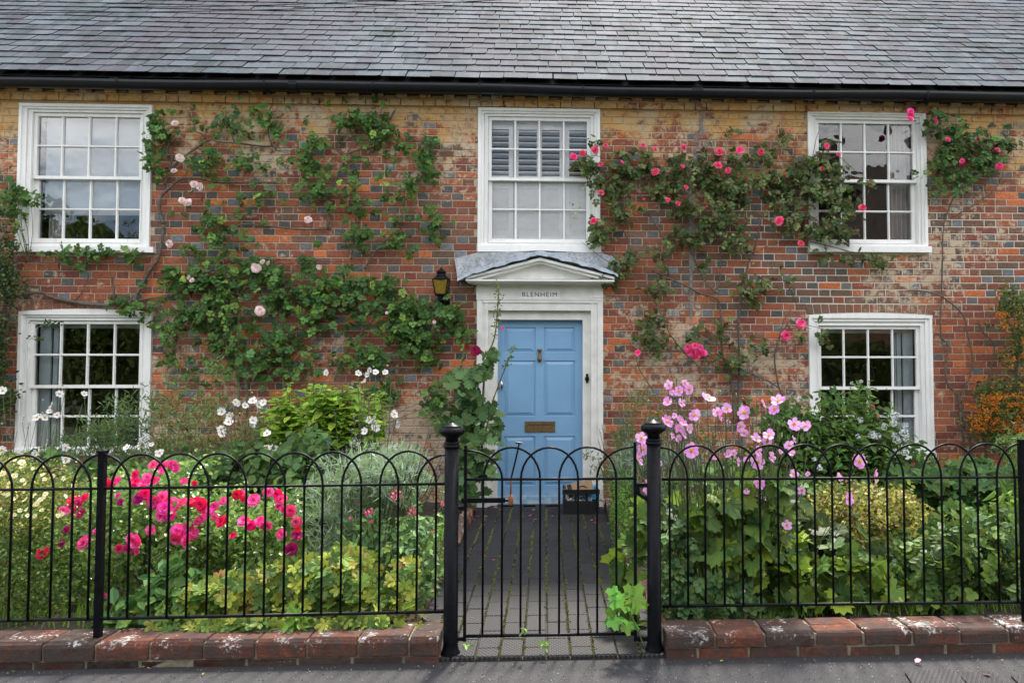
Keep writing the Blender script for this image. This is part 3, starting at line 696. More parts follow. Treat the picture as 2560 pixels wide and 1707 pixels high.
pts = [(P(a, b, DW-.06).x, P(a, b, DW-.06).z) for a, b in apr]; le.prism(pts[::-1], DW-.055, DW); put('lead_apron', le, 'lead', ped)
# ---- door
dy = DW+.085
d = MB(); q = rect(1242, 1458, 799, 1262, dy)
pan = [(1261,1339,818,881),(1360,1438,818,881),(1261,1339,901,1041),(1361,1438,901,1041),(1262,1340,1090,1214),(1361,1439,1090,1214)]
R6 = [rect(*p_, dy) for p_ in pan]
X = sorted({q[0], q[1], *[v for r in R6 for v in (R6[0][0], R6[0][1], R6[1][0], R6[1][1])]}); Z = sorted({q[2], q[3], R6[0][2], R6[0][3], R6[2][2], R6[2][3], R6[4][2], R6[4][3]})
for i in range(len(X)-1):
    for j in range(len(Z)-1):
        if i in (1, 3) and j in (1, 3, 5): continue
        d.add([(X[i],dy,Z[j]),(X[i+1],dy,Z[j]),(X[i+1],dy,Z[j+1]),(X[i],dy,Z[j+1])], [(0,1,2,3)])
d.box(q[0], q[1], dy+.03, dy+.045, q[2], q[3])
door = put('door', d, 'door', house)
for i in (1, 3):
    for j in (1, 3, 5):
        x0, x1, z0, z1 = X[i], X[i+1], Z[j], Z[j+1]; m2 = MB()
        lv = [((0), 0), (.006, .012), (.012, .012), (.036, .002), (.036, .002)]
        prev = None; VV = []
        for dd, yy in ((0, 0), (.004, .013), (.010, .013), (.038, .003), (.040, -.001)): VV.append([(x0+dd, dy+yy, z0+dd), (x1-dd, dy+yy, z0+dd), (x1-dd, dy+yy, z1-dd), (x0+dd, dy+yy, z1-dd)])
        fl = [v for r in VV for v in r]; F = []
        for r in range(len(VV)-1): F += [(4*r+k, 4*r+(k+1)%4, 4*r+4+(k+1)%4, 4*r+4+k) for k in range(4)]
        k = 4*(len(VV)-1); F.append((k, k+1, k+2, k+3)); m2.add(fl, F); put('door_panel', m2, 'door', door)
m2 = MB(); a = rect(1312, 1388, 1053, 1080, dy-.008); m2.ring(a, (a[0]+.035, a[1]-.035, a[2]+.028, a[3]-.022), dy-.008, dy); m2.box(a[0]+.033, a[1]-.033, dy-.006, dy, a[2]+.026, a[3]-.020); m2.box(a[0]+.034, a[1]-.034, dy-.012, dy-.006, a[3]-.034, a[3]-.028)
put('letterbox', m2, 'brass', door)
m2 = MB(); c = P(1349, 884, dy-.03)
m2.lathe([(.003, c.z+.05), (.022, c.z+.045), (.024, c.z+.03), (.012, c.z+.022), (.010, c.z-.0), (.018, c.z-.03), (.024, c.z-.05), (.020, c.z-.07), (.004, c.z-.088)], c.x, dy-.022, 12); m2.box(c.x-.012, c.x+.012, dy-.02, dy, c.z-.08, c.z+.04)
put('door_knocker', m2, 'brass', door, smooth=True)
m2 = MB(); c = P(1253, 962, dy-.03); m2.lathe([(.004, c.z-.045), (.019, c.z-.035), (.021, c.z), (.019, c.z+.035), (.004, c.z+.045)], c.x, dy-.008, 12); put('door_handle', m2, 'chrome', door, smooth=True)
a = rect(1243, 1457, 1240, 1261, dy-.01); m2 = MB(); m2.box(a[0], a[1], dy-.012, dy, a[2]+.004, a[3]); put('weatherboard', m2, 'door', door)
m2 = MB(); a = rect(1240, 1460, 1261, 1266, dy-.05); m2.box(a[0], a[1], dy-.08, dy+.05, a[2]-.01, a[3]); put('threshold', m2, 'iron', house)
# door bell plate
m2 = MB(); c = P(1468, 946, DW-.01); m2.lathe([(.002, c.z-.048), (.013, c.z-.04), (.010, c.z-.028), (.022, c.z-.012), (.020, c.z+.012), (.010, c.z+.026), (.014, c.z+.04), (.002, c.z+.05)], c.x, DW+.002, 12)
m2.lathe([(.011, c.z-.010), (.014, c.z), (.011, c.z+.010)], c.x, DW-.018, 10); tag(put('door_bell', m2, 'iron', loc=c), 'small ornate black bell pull on the white door jamb', 'door bell')
# house name
nb = MB(); a = rect(1299, 1399, 728, 746, DW-.046); nb.box(a[0], a[1], DW-.046, DW-.036, a[2]+.002, a[3])
sg = put('name_sign', nb, 'white', loc=((a[0]+a[1])/2, DW-.046, (a[2]+a[3])/2)); tag(sg, 'small white name board reading BLENHEIM above the blue door', 'sign')
tx = bpy.data.curves.new('lettering', 'FONT'); tx.body = 'BLENHEIM'; tx.size = .066; tx.extrude = .0015; tx.space_character = 1.22; tx.align_x = 'CENTER'; tx.align_y = 'CENTER'; tx.offset = 0.0; tx.materials.append(M['ink'])
tmp = bpy.data.objects.new('tmp_text', tx); COL.objects.link(tmp); bpy.context.view_layer.update()
lme = bpy.data.meshes.new_from_object(tmp.evaluated_get(bpy.context.evaluated_depsgraph_get())); bpy.data.objects.remove(tmp); lme.name = 'lettering'
lt = link('lettering', lme, sg, ((a[0]+a[1])/2, DW-.048, (a[2]+a[3])/2+.001)); lt.rotation_euler = (R(90), 0, 0)
sg2 = MB()
for xx in (a[0]+.008, a[1]-.008): sg2.box(xx-.003, xx+.003, DW-.049, DW-.046, a[2]+.01, a[3]-.01)
put('sign_edge', sg2, 'frame_grey', sg)
# ---- lantern
LY = DW-.13; c = P(1103, 715, LY); Zp = lambda y: P(1103, y, LY).z
L = thing('wall_lantern', 'black wall lantern with amber glass left of the pediment', 'lantern', (c.x, LY, Zp(740)))
def pyr(mb, h0, w0, h1, w1, n=4):
    V = [(c.x+sx*w0, LY+sy*w0, h0) for sx, sy in ((-1,-1),(1,-1),(1,1),(-1,1))]+[(c.x+sx*w1, LY+sy*w1, h1) for sx, sy in ((-1,-1),(1,-1),(1,1),(-1,1))]
    mb.add(V, [(0,1,5,4),(1,2,6,5),(2,3,7,6),(3,0,4,7),(3,2,1,0),(4,5,6,7)])
m2 = MB(); m2.lathe([(.085, Zp(700)-.004), (.09, Zp(699)), (.06, Zp(692)), (.045, Zp(689)), (.040, Zp(683)), (.052, Zp(682)), (.034, Zp(676)), (.014, Zp(674)), (.012, Zp(671)), (.002, Zp(668))], c.x, LY, 12); put('lantern_hood', m2, 'iron', L, smooth=True)
m2 = MB(); pyr(m2, Zp(736), .046, Zp(701), .070); put('lantern_glass', m2, 'amber', L)
m2 = MB()
for sx, sy in ((-1,-1),(1,-1),(1,1),(-1,1)): m2.tube([(c.x+sx*.049, LY+sy*.049, Zp(737)), (c.x+sx*.074, LY+sy*.074, Zp(700))], .006, 6)
pyr(m2, Zp(739), .052, Zp(735), .052); put('lantern_frame', m2, 'iron', L)
m2 = MB(); m2.box(c.x-.03, c.x+.03, LY-.03, LY+.03, Zp(752), Zp(738.5)); m2.tube([(c.x, LY, Zp(748)), (c.x+.01, LY+.05, Zp(758)), (c.x+.02, DW-.02, Zp(752))], .02, 8); m2.box(c.x-.02, c.x+.07, DW-.03, DW-.004, Zp(762), Zp(738)); put('lantern_bracket', m2, 'iron', L)
# ================================================================ KERB WALLS
def kbrick(x0, x1, y0, y1, z0, z1, rnd, c):
    b = rnd; m2 = MB(); prof = [(y1, z0), (y0, z0), (y0, z1-b), (y0+b*.35, z1-b*.35), (y0+b, z1), (y1, z1)]
    j = lambda: random.uniform(-.003, .003); V = []
    cut = .004
    for xx, e in ((x0, 1), (x0+cut, 0), (x1-cut, 0), (x1, 1)):
        V += [(xx+j()*.5, y+(cut if e and y < y1-.01 else 0)+j()*.5, z-(cut if e and z > z0+.01 else 0)+j()*.5) for y, z in prof]
    n = len(prof); F = []
    for i in range(3): F += [(i*n+k, i*n+(k+1)%n, (i+1)*n+(k+1)%n, (i+1)*n+k) for k in range(n)]
    F += [tuple(range(n-1, -1, -1)), tuple(3*n+k for k in range(n))]; m2.add(V, F, c); return m2
KC = [(0.115,0.050,0.036),(0.15,0.056,0.036),(0.085,0.043,0.034),(0.070,0.043,0.036),(0.105,0.052,0.042)]
for side, xa, xb, lab in ((0, -4.2, G(1102, 1640).x, 'low brick kerb wall left of the gate, dark front course and lichen patches'), (1, G(1662, 1636).x, 4.6, 'low two-course brick kerb wall right of the gate with white lichen spots')):
    kw = thing('kerb_wall', lab, 'kerb wall', ((xa+xb)/2, 3.45, 0))
    m2 = MB(); m2.box(xa+.004, xb-.004, 3.396, 3.585, -.02, .103); put('mortar_core', m2, 'kerb_mortar', kw)
    x = xb if side == 0 else xa; sg_ = -1 if side == 0 else 1; bl = .226
    i = 0
    while (x > xa+.1 if side == 0 else x < xb-.1):
        L2 = (bl if i or side else .13)+random.uniform(-.006, .006); a, b = sorted((x, x+sg_*L2)); c = random.choice(KC)
        put('brick', kbrick(a, b, 3.385+random.uniform(-.004, .004), 3.487, (.040 if side == 0 else .055), .118+random.uniform(-.004, .003), .022, c), 'kerb', kw)
        put('brick', kbrick(a+.01*random.random(), b, 3.496, 3.585, .07, .112+random.uniform(-.004, .003), .006, random.choice(KC)), 'kerb', kw)
        x += sg_*(L2+.011); i += 1
    x = xb if side == 0 else xa; x -= sg_*(0 if side else 0); i = 0
    while (x > xa+.1 if side == 0 else x < xb-.1):
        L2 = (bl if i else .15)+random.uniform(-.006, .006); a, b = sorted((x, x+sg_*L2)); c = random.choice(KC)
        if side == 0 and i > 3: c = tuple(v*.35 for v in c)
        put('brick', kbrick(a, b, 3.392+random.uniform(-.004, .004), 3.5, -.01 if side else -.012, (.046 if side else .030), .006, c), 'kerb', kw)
        x += sg_*(L2+.012); i += 1
# ================================================================ FENCES, GATE, POSTS
RR = .0055
def hoopobj(par, xl, xr, zt, zb, zs, off, full=True):
    """one bent rod: leg, arch, leg. xl/xr leg positions; half arches end at a post"""
    pts = []; cx = (xl+xr)/2; hw = (xr-xl)/2; y = DF+off; hh = zt-zs
    if full is True:
        pts.append((xl, y, zb)); pts.append((xl, y, zs-.02))
        for a in np.linspace(math.pi, 0, 15): pts.append((cx+hw*math.cos(a), y, zs+hh*math.sin(a)))
        pts.append((xr, y, zs-.02)); pts.append((xr, y, zb))
    elif full == 'R':      # starts level at xl (post) and comes down at xr
        for a in np.linspace(math.pi/2+.05, 0, 9): pts.append((xr-(xr-xl)*(1-math.cos(a)), y, zs+hh*math.sin(a)))
        pts.append((xr, y, zs-.02)); pts.append((xr, y, zb))
    else:                  # leg at xl rising to level at xr
        pts.append((xl, y, zb)); pts.append((xl, y, zs-.02))
        for a in np.linspace(math.pi, math.pi/2, 9): pts.append((xl+(xr-xl)*(1+math.cos(a)), y, zs+hh*math.sin(a)))
    m2 = MB(); m2.tube(pts, RR, 7); put('hoop_rod', m2, 'iron', par, smooth=True)
def FX(px, py=1350): return P(px, py, DF).x
def barz(par, xa, za, xb, zb, r=.0065, name='rail'):
    m2 = MB(); m2.tube([(xa, DF, za), (xb, DF, zb)], r, 8); put(name, m2, 'iron', par, smooth=True)
lf = thing('hoop_fence', 'black iron hoop topped fence left of the gate in front of the pink roses', 'fence', (FX(560), DF, .1))
zt0, zt1 = P(0, 1224, DF).z, P(1110, 1209, DF).z; zb0, zb1 = P(0, 1551, DF).z, P(1110, 1528, DF).z; za0, za1 = P(100, 1138, DF).z, P(1000, 1127, DF).z
lx = lambda x, a, b: a+(b-a)*(x-FX(0))/(FX(1110)-FX(0))
post_x = FX(250); xl_end = FX(-260)
barz(lf, FX(-300), lx(FX(-300), zt0, zt1), FX(1112), zt1); barz(lf, FX(-300), lx(FX(-300), zb0, zb1), FX(1112), zb1, .008)
legs = [(-120,29),(-22,128),(77,226)]
for k, (a, b) in enumerate(legs): xa, xb = FX(a), FX(b); hoopobj(lf, xa, xb, lx(xa, za0, za1), lx(xa, zb0, zb1), lx(xa, zt0, zt1)+.0, RR*(1 if k % 2 else -1))
hoopobj(lf, FX(177), post_x, lx(post_x, za0, za1), lx(post_x, zb0, zb1), lx(post_x, zt0, zt1), RR, 'L')
hoopobj(lf, post_x, FX(324), lx(post_x, za0, za1), lx(post_x, zb0, zb1), lx(post_x, zt0, zt1), -RR, 'R')
for k, (a, b) in enumerate([(277,422),(373,518),(470,615),(566,710),(663,806),(758,901),(854,995),(948,1089)]):
    xa, xb = FX(a), FX(b); hoopobj(lf, xa, xb, lx(xa, za0, za1), lx(xa, zb0, zb1), lx(xa, zt0, zt1), RR*(1 if k % 2 else -1))
hoopobj(lf, FX(1042), FX(1112), lx(FX(1042), za0, za1)-.02, lx(FX(1042), zb0, zb1), lx(FX(1042), zt0, zt1), RR, 'L')
m2 = MB(); m2.box(post_x-.012, post_x+.016, DF-.014, DF+.014, .10, P(250, 1128, DF).z); m2.box(post_x-.016, post_x+.020, DF-.018, DF+.018, P(250, 1132, DF).z, P(250, 1127, DF).z+.002); put('post', m2, 'iron', lf)
rf = thing('hoop_fence', 'black iron hoop topped fence right of the gate in front of the pink anemones', 'fence', (FX(2100), DF, .1))
rt0, rt1 = P(1660, 1198, DF).z, P(2560, 1192, DF).z; rb0, rb1 = P(1660, 1514, DF).z, P(2560, 1504, DF).z; ra0, ra1 = P(1742, 1113, DF).z, P(2480, 1108, DF).z
rx = lambda x, a, b: a+(b-a)*(x-FX(1660))/(FX(2560)-FX(1660))
barz(rf, FX(1655), rt0, FX(2820), rx(FX(2820), rt0, rt1)); barz(rf, FX(1655), rb0, FX(2820), rx(FX(2820), rb0, rb1), .008)
hoopobj(rf, FX(1655), FX(1719), ra0-.01, rb0, rt0, -RR, 'R')
for k, (a, b) in enumerate([(1674,1810),(1764,1902),(1856,1992),(1947,2083),(2037,2173),(2127,2263),(2218,2355),(2310,2448),(2401,2539)]):
    xa, xb = FX(a), FX(b); hoopobj(rf, xa, xb, rx(xa, ra0, ra1), rx(xa, rb0, rb1), rx(xa, rt0, rt1), RR*(1 if k % 2 else -1))
hoopobj(rf, FX(2494), FX(2556), rx(FX(2556), ra0, ra1), rb1, rt1, -RR, 'L')
for k, (a, b) in enumerate([(2590,2730),(2680,2815)]):
    xa, xb = FX(a), FX(b); hoopobj(rf, xa, xb, ra1, rb1, rt1, RR*(1 if k % 2 else -1))
m2 = MB(); xp = FX(2558); m2.box(xp-.010, xp+.018, DF-.014, DF+.014, .10, P(2556, 1098, DF).z); put('post', m2, 'iron', rf)
# gate posts
for px, ty, by_, lab in ((1128, 1055, 1640, 'tall black cast iron gate post on the left side of the path'), (1635, 1047, 1634, 'tall black cast iron gate post beside the pink anemones')):
    x = P(px, 1350, DF).x; z = lambda y: P(px, y, DF).z; u = .00193
    t = thing('gate_post', lab, 'post', (x, DF, 0))
    m2 = MB(); m2.lathe([(.046, -.02), (.046, .02), (.0385, .035), (.0345, .06), (.0335, z(ty+62))], x, DF, 20); put('shaft', m2, 'iron', t, smooth=True)
    m2 = MB(); m2.lathe([(.034, z(ty+65)), (.0395, z(ty+62)), (.0395, z(ty+58)), (.034, z(ty+56)), (.0375, z(ty+54)), (.0375, z(ty+51)), (.031, z(ty+48))], x, DF, 20); put('collar', m2, 'iron', t, smooth=True)
    m2 = MB(); m2.lathe([(.031, z(ty+49)), (.030, z(ty+38)), (.045, z(ty+33)), (.060, z(ty+27)), (.0625, z(ty+22)), (.058, z(ty+15)), (.042, z(ty+12.5)), (.044, z(ty+11)), (.041, z(ty+9)), (.022, z(ty+6)), (.010, z(ty+2)), (.001, z(ty))], x, DF, 24); put('finial', m2, 'iron', t, smooth=True)
gate = thing('garden_gate', 'black hoop topped iron gate closed across the path', 'gate', (FX(1375), DF, .05))
gt_z, gb_z, ga_z = P(1375, 1197, DF).z, P(1375, 1586, DF).z, P(1375, 1118, DF).z
gl_, gr_ = FX(1163), FX(1588)
for x, y0, y1 in ((gl_, 1112, 1598), (gr_, 1105, 1604)):
    m2 = MB(); m2.box(x-.007, x+.007, DF-.008, DF+.008, P(1375, y1, DF).z, P(1375, y0, DF).z); put('stile', m2, 'iron', gate)
barz(gate, gl_, gt_z, gr_, gt_z); barz(gate, gl_, gb_z, gr_, gb_z, .008)
hoopobj(gate, gl_, FX(1255), ga_z-.012, gb_z, gt_z, -RR, 'R')
for k, (a, b) in enumerate([(1207,1350),(1302,1445),(1398,1541)]): hoopobj(gate, FX(a), FX(b), ga_z, gb_z, gt_z, RR*(1 if k % 2 == 0 else -1))
hoopobj(gate, FX(1493), gr_, ga_z, gb_z, gt_z, RR, 'L')
m2 = MB(); za = P(1200, 1258, DF).z; zc = P(1200, 1246, DF).z; x0, x1 = FX(1152), FX(1262); m2.box(x0, x1, DF+.012, DF+.022, za, zc); m2.tube([(x1, DF+.017, (za+zc)/2), (FX(1272), DF+.017, (za+zc)/2)], .007, 8)
put('latch_arm', m2, 'iron', gate)
m2 = MB(); kx = FX(1276); kz = (za+zc)/2
m2.lathe([(.005, kz-.026), (.012, kz-.014), (.013, kz), (.010, kz+.012), (.006, kz+.024)], kx, DF+.017, 10); m2.tube([(kx-.001, DF+.017, kz+.02), (FX(1277), DF+.017, P(1277, 1195, DF).z)], .0042, 6); lk = put('lever_knob', m2, 'rust', gate, smooth=True)
m2 = MB(); tp = P(1298, 1108, DF); m2.tube([(FX(1277), DF+.017, P(1277, 1196, DF).z), (FX(1288), DF+.017, P(1288, 1150, DF).z), (tp.x, DF+.017, tp.z)], .0042, 6); m2.tube([(tp.x-.018, DF+.017, tp.z+.003), (tp.x+.014, DF+.017, tp.z-.002)], .005, 6); put('lever_rod', m2, 'iron', gate)
m2 = MB()
for yy in (1270, 1596): q = P(1155, yy, DF).z; m2.box(FX(1144), gl_, DF-.006, DF+.006, q-.008, q+.008)
q = P(1600, 1210, DF).z; m2.box(gr_, FX(1618), DF-.005, DF+.005, q-.014, q+.004)
pts = [(FX(1590), q-.01), (FX(1598), q-.045), (FX(1622), q-.075)]; m2.tube([(a, DF, b) for a, b in pts], .011, 6)
q = P(1600, 1590, DF).z; m2.box(gr_, FX(1622), DF-.01, DF+.01, q-.02, q)
put('hinge_strap', m2, 'iron', gate)
# ================================================================ PLANT TOOLKIT
def T_oval(w=.36, fold=.08, droop=.0):
    V = [(0,0,0),(w,.30,fold),(w*.92,.66,fold*.9-droop*.5),(0,1,-droop),(-w*.92,.66,fold*.9-droop*.5),(-w,.30,fold)]
    return np.array(V, float), [(0,1,2,3),(0,3,4,5)]
def T_kite(w=.3, fold=.08): return np.array([(0,0,0),(w,.42,fold),(0,1,0),(-w,.42,fold)], float), [(0,1,2),(0,2,3)]
def T_blade(w=.05, bend=.25): return np.array([(-w,0,0),(w,0,0),(w*.8,.55,bend*.3),(0,1,bend),(-w*.8,.55,bend*.3)], float), [(0,1,2,4),(4,2,3)]
def T_compound(n=2, lw=.36, curve=.12):
    """rose leaf: end leaflet and n pairs on a thin stalk; overall length 1"""
    V = []; F = []; b, f = T_oval(lw, .10, .05); Ls = .46
    def put_(x, y, z, ang, s, tilt=0):
        c, sn = math.cos(ang), math.sin(ang); k = len(V)
        for vx, vy, vz in b*s: V.append((x+vx*c-vy*sn, y+vx*sn+vy*c, z+vz-abs(vy)*tilt))
        for q in f: F.append(tuple(i+k for i in q))
    put_(0, 1-Ls, -curve, 0, Ls, .15)
    for i in range(n):
        y = 1-Ls-.06-i*.27
        for s in (1, -1): put_(0, y, -curve*y*y, -s*1.15, Ls*(.9-.12*i), .2)
    k = len(V); V.extend([(-.012,0,0),(.012,0,0),(.012,.6,-curve*.4),(-.012,.6,-curve*.4)]); F.append((k,k+1,k+2,k+3))
    return np.array(V, float), F
def T_palm(lobes=5, depth=.45, n=25, cup=.12, serr=.06, seed=0, open_=.55):
    rs = random.Random(seed); V = [(0, .12, 0)]
    for i in range(n):
        a = -math.pi*(1-open_/2.6)+2*math.pi*(1-open_/2.6)*i/(n-1)         # gap at the stalk
        lob = abs(math.cos(a*lobes/2*.98)); r = (1-depth)+depth*lob**.8
        r *= (.62+.38*math.cos(a*.5)**2)*(1+serr*(1 if i % 2 else -1)); r *= 1+rs.uniform(-.05, .05)
        V.append((r*.78*math.sin(a), .12+r*.80*math.cos(a), cup*(r*r)*.6-.10*math.cos(a)*r+rs.uniform(-.03, .03)+.07*lob))
    return np.array(V, float), [(0, i+1, i) for i in range(1, n)]
def basis(nrm, d):
    """rows -> rotation matrices whose Z is nrm and Y is d made square to it"""
    nrm = nrm/np.linalg.norm(nrm, axis=1, keepdims=True); d = d-(d*nrm).sum(1, keepdims=True)*nrm
    ln = np.linalg.norm(d, axis=1, keepdims=True); d = np.where(ln < 1e-5, np.array([[1., 0, 0]]), d/np.maximum(ln, 1e-5)); x = np.cross(d, nrm)
    return np.stack([x, d, nrm], axis=2)
class Cloud:
    """many leaves or petals collected into one mesh"""
    def __init__(s): s.V = []; s.F = []; s.C = []; s.n = 0
    def add(s, tmpl, pos, rot, size, col):
        T, F = tmpl; n = len(pos); k = len(T); size = np.broadcast_to(np.asarray(size, float), (n,))
        P_ = np.einsum('nij,kj->nki', rot, T)*size[:, None, None]+pos[:, None, :]
        s.V.append(P_.reshape(-1, 3)); off = s.n+np.arange(n)*k
        for f in F:
            s.F.append((len(f), (np.array(f)[None, :]+off[:, None])))
            s.C.append(np.broadcast_to(col, (n, 3)))
        s.n += n*k
    def tube(s, mb):
        if not mb.v: return
        s.V.append(np.array(mb.v)); 
        for f, c in zip(mb.f, mb.c): s.F.append((len(f), np.array([f])+s.n)); s.C.append(np.array([c]))
        s.n += len(mb.v)
    def mesh(s, name, mats, off):
        me = bpy.data.meshes.new(name); V = np.concatenate(s.V)-np.array(off)[None, :]
        cnt = np.concatenate([np.full(len(f), k) for k, f in s.F]); loops = np.concatenate([f.ravel() for k, f in s.F]); C = np.concatenate(s.C)
        me.vertices.add(len(V)); me.vertices.foreach_set('co', V.astype(np.float32).ravel()); me.loops.add(len(loops)); me.loops.foreach_set('vertex_index', loops.astype(np.int32))
        me.polygons.add(len(cnt)); st = np.concatenate([[0], np.cumsum(cnt)[:-1]]); me.polygons.foreach_set('loop_start', st.astype(np.int32)); me.update(calc_edges=True)
        me.materials.append(M[mats]); colattr(me, C.astype(np.float32)); return me
def putc(name, cl, mat, parent, kind='stuff'):
    if not cl.V: return None
    L = wl(parent); o = link(name, cl.mesh(name, mat, L), parent, L); o['kind'] = kind; return o
def tmesh(name, tmpl, mat, col):
    T, F = tmpl; me = bpy.data.meshes.new(name); me.from_pydata([tuple(v) for v in T], [], F); me.materials.append(M[mat]); colattr(me, np.broadcast_to(np.array(col), (len(F), 3))); return me
def rnd(n, a, b): return RS.uniform(a, b, n)
def pick(cols, n, k=.2):
    c = np.array(cols)[RS.randint(0, len(cols), n)]; return c*(1+RS.uniform(-k*1.8, k*1.4, (n, 1)))
def q_of(m3): return Matrix([[float(v) for v in r] for r in m3]).to_quaternion()
ROSE_G = [(0.068,0.173,0.053),(0.053,0.143,0.048),(0.081,0.196,0.054),(0.075,0.188,0.068),(0.115,0.243,0.068)]
ROSE_L = ROSE_G+[(0.189,0.311,0.068),(0.135,0.270,0.068)]
FADE_G = [(0.075,0.150,0.053),(0.105,0.180,0.053),(0.149,0.189,0.068),(0.068,0.112,0.045),(0.121,0.176,0.081),(0.10,0.07,0.04),(0.216,0.257,0.108)]
# ---- flower meshes
def rose_mesh(cols, seed, name='rose_bloom', flat=.5):
    rs = random.Random(seed); m2 = MB()
    for ring, (n, r, tilt, w, up) in enumerate(((6, .50, .20, .33, -.02), (6, .42, .62, .30, .04), (5, .30, 1.0, .25, .09), (4, .19, 1.3, .18, .13), (3, .10, 1.45, .12, .17))):
        for k in range(n):
            a = 2*math.pi*k/n+ring*.5+rs.uniform(-.18, .18); r_ = r*rs.uniform(.9, 1.1); ct, st_ = math.cos(tilt*flat*1.6), math.sin(tilt*flat*1.6)
            base = [(0, 0), (w*.75, .42), (w*1.05, .78), (w*.45, 1.03), (-w*.45, 1.0), (-w*1.05, .8), (-w*.75, .42)]
            V = []
            for (bx_, by_) in base:
                curl = .10*by_*by_*(1 if ring < 2 else -.4)
                x, y, z = bx_*(r_/.5), by_*r_, 0; cup = .5*bx_*bx_
                z2 = y*st_+cup-curl*.4; y2 = y*ct+.02
                V.append((x*math.cos(a)-y2*math.sin(a), x*math.sin(a)+y2*math.cos(a), z2+up))
            c = rs.choice(cols); kk = rs.uniform(.85, 1.15); m2.add(V, [(0,1,2,3),(0,3,4),(0,4,5,6)], tuple(min(.95, v*kk) for v in c))
    m2.lathe([(.05, .10), (.07, .22), (.03, .27)], 0, 0, 5, tuple(v*.8 for v in cols[0]))
    return m2.mesh(name, 'petal')
def anem_mesh(cols, seed, n=6, name='anemone_flower', cen=(0.75, 0.42, 0.03), cup=.12):
    rs = random.Random(seed); m2 = MB()
    for k in range(n):
        a = 2*math.pi*k/n+rs.uniform(-.12, .12); r = rs.uniform(.44, .54); w = r*rs.uniform(.36, .46)*(6/n)**.5; cu = cup+rs.uniform(-.10, .30); dz = .012*(k % 2)
        base = [(0, .04), (w*.62, .34), (w, .68), (w*.62, .97), (0, 1.0), (-w*.62, .97), (-w, .68), (-w*.62, .34)]
        V = []
        for bx_, by_ in base:
            y = by_*r if by_ > .05 else .02; z = cu*by_*by_*.6+dz-.06*abs(bx_)/w*(1 if by_ > .3 else 0)*.4; V.append((bx_*math.cos(a)-y*math.sin(a), bx_*math.sin(a)+y*math.cos(a), z))
        c = rs.choice(cols); m2.add(V, [(0,1,2,3,4),(0,4,5,6,7)], tuple(v*rs.uniform(.94, 1.04) for v in c))
    m2.lathe([(.13, .03), (.145, .06), (.07, .085)], 0, 0, 8, cen); m2.lathe([(.055, .08), (.05, .11), (.01, .125)], 0, 0, 6, (0.30, 0.33, 0.05))
    return m2.mesh(name, 'petal')
PINKH = [(0.88,0.05,0.22),(0.80,0.035,0.15),(0.90,0.09,0.33),(0.85,0.14,0.38)]
REDH = [(0.80,0.010,0.11),(0.84,0.018,0.15),(0.70,0.008,0.08)]
PINKM = [(0.85,0.06,0.34),(0.78,0.04,0.26),(0.90,0.14,0.44)]
MAG = [(0.45,0.015,0.17),(0.36,0.01,0.14)]
PALE = [(0.86,0.68,0.64),(0.88,0.76,0.72),(0.82,0.56,0.56)]
CLIMB = [(0.88,0.10,0.24),(0.90,0.17,0.33),(0.85,0.06,0.18)]
fm = {'hot': [rose_mesh(PINKH, i) for i in range(3)], 'red': [rose_mesh(REDH, 9+i) for i in range(2)], 'mid': [rose_mesh(PINKM, 20+i, flat=.42) for i in range(3)], 'mag': [rose_mesh(MAG, 30)],
      'pale': [rose_mesh(PALE, 40+i) for i in range(3)], 'climb': [rose_mesh(CLIMB, 50+i, flat=.6) for i in range(3)],
      'anp': [anem_mesh([(0.78,0.36,0.72),(0.70,0.28,0.62),(0.84,0.48,0.78)], i, 5+(i % 3)) for i in range(4)],
      'anw': [anem_mesh([(0.86,0.86,0.85),(0.80,0.80,0.80)], 10+i, 6) for i in range(3)],
      'pot': [anem_mesh([(0.85,0.82,0.52),(0.82,0.78,0.40)], 20+i, 5, 'potentilla_flower', (0.8, 0.6, 0.05), .05) for i in range(2)]}
def facing(yaw_sd=.5, up=.35):
    n = Vector((random.gauss(0, yaw_sd), -1, up+random.gauss(0, .35))).normalized(); q = n.to_track_quat('Z', 'Y'); return q @ Euler((0, 0, random.uniform(0, 6.28))).to_quaternion()
def flowers(par, name, kind, pts, Y, size, jit=.04, yaw=.5, up=.35):
    out = []
    for it in pts:
        px, py = it[0], it[1]; s = it[2] if len(it) > 2 else size; kd = it[3] if len(it) > 3 else kind
        y = Y+random.uniform(-jit, jit); p = P(px, py, y); o = link(name, random.choice(fm[kd]), par, p, facing(yaw, up), sz(s, y)); out.append(p)
    return out
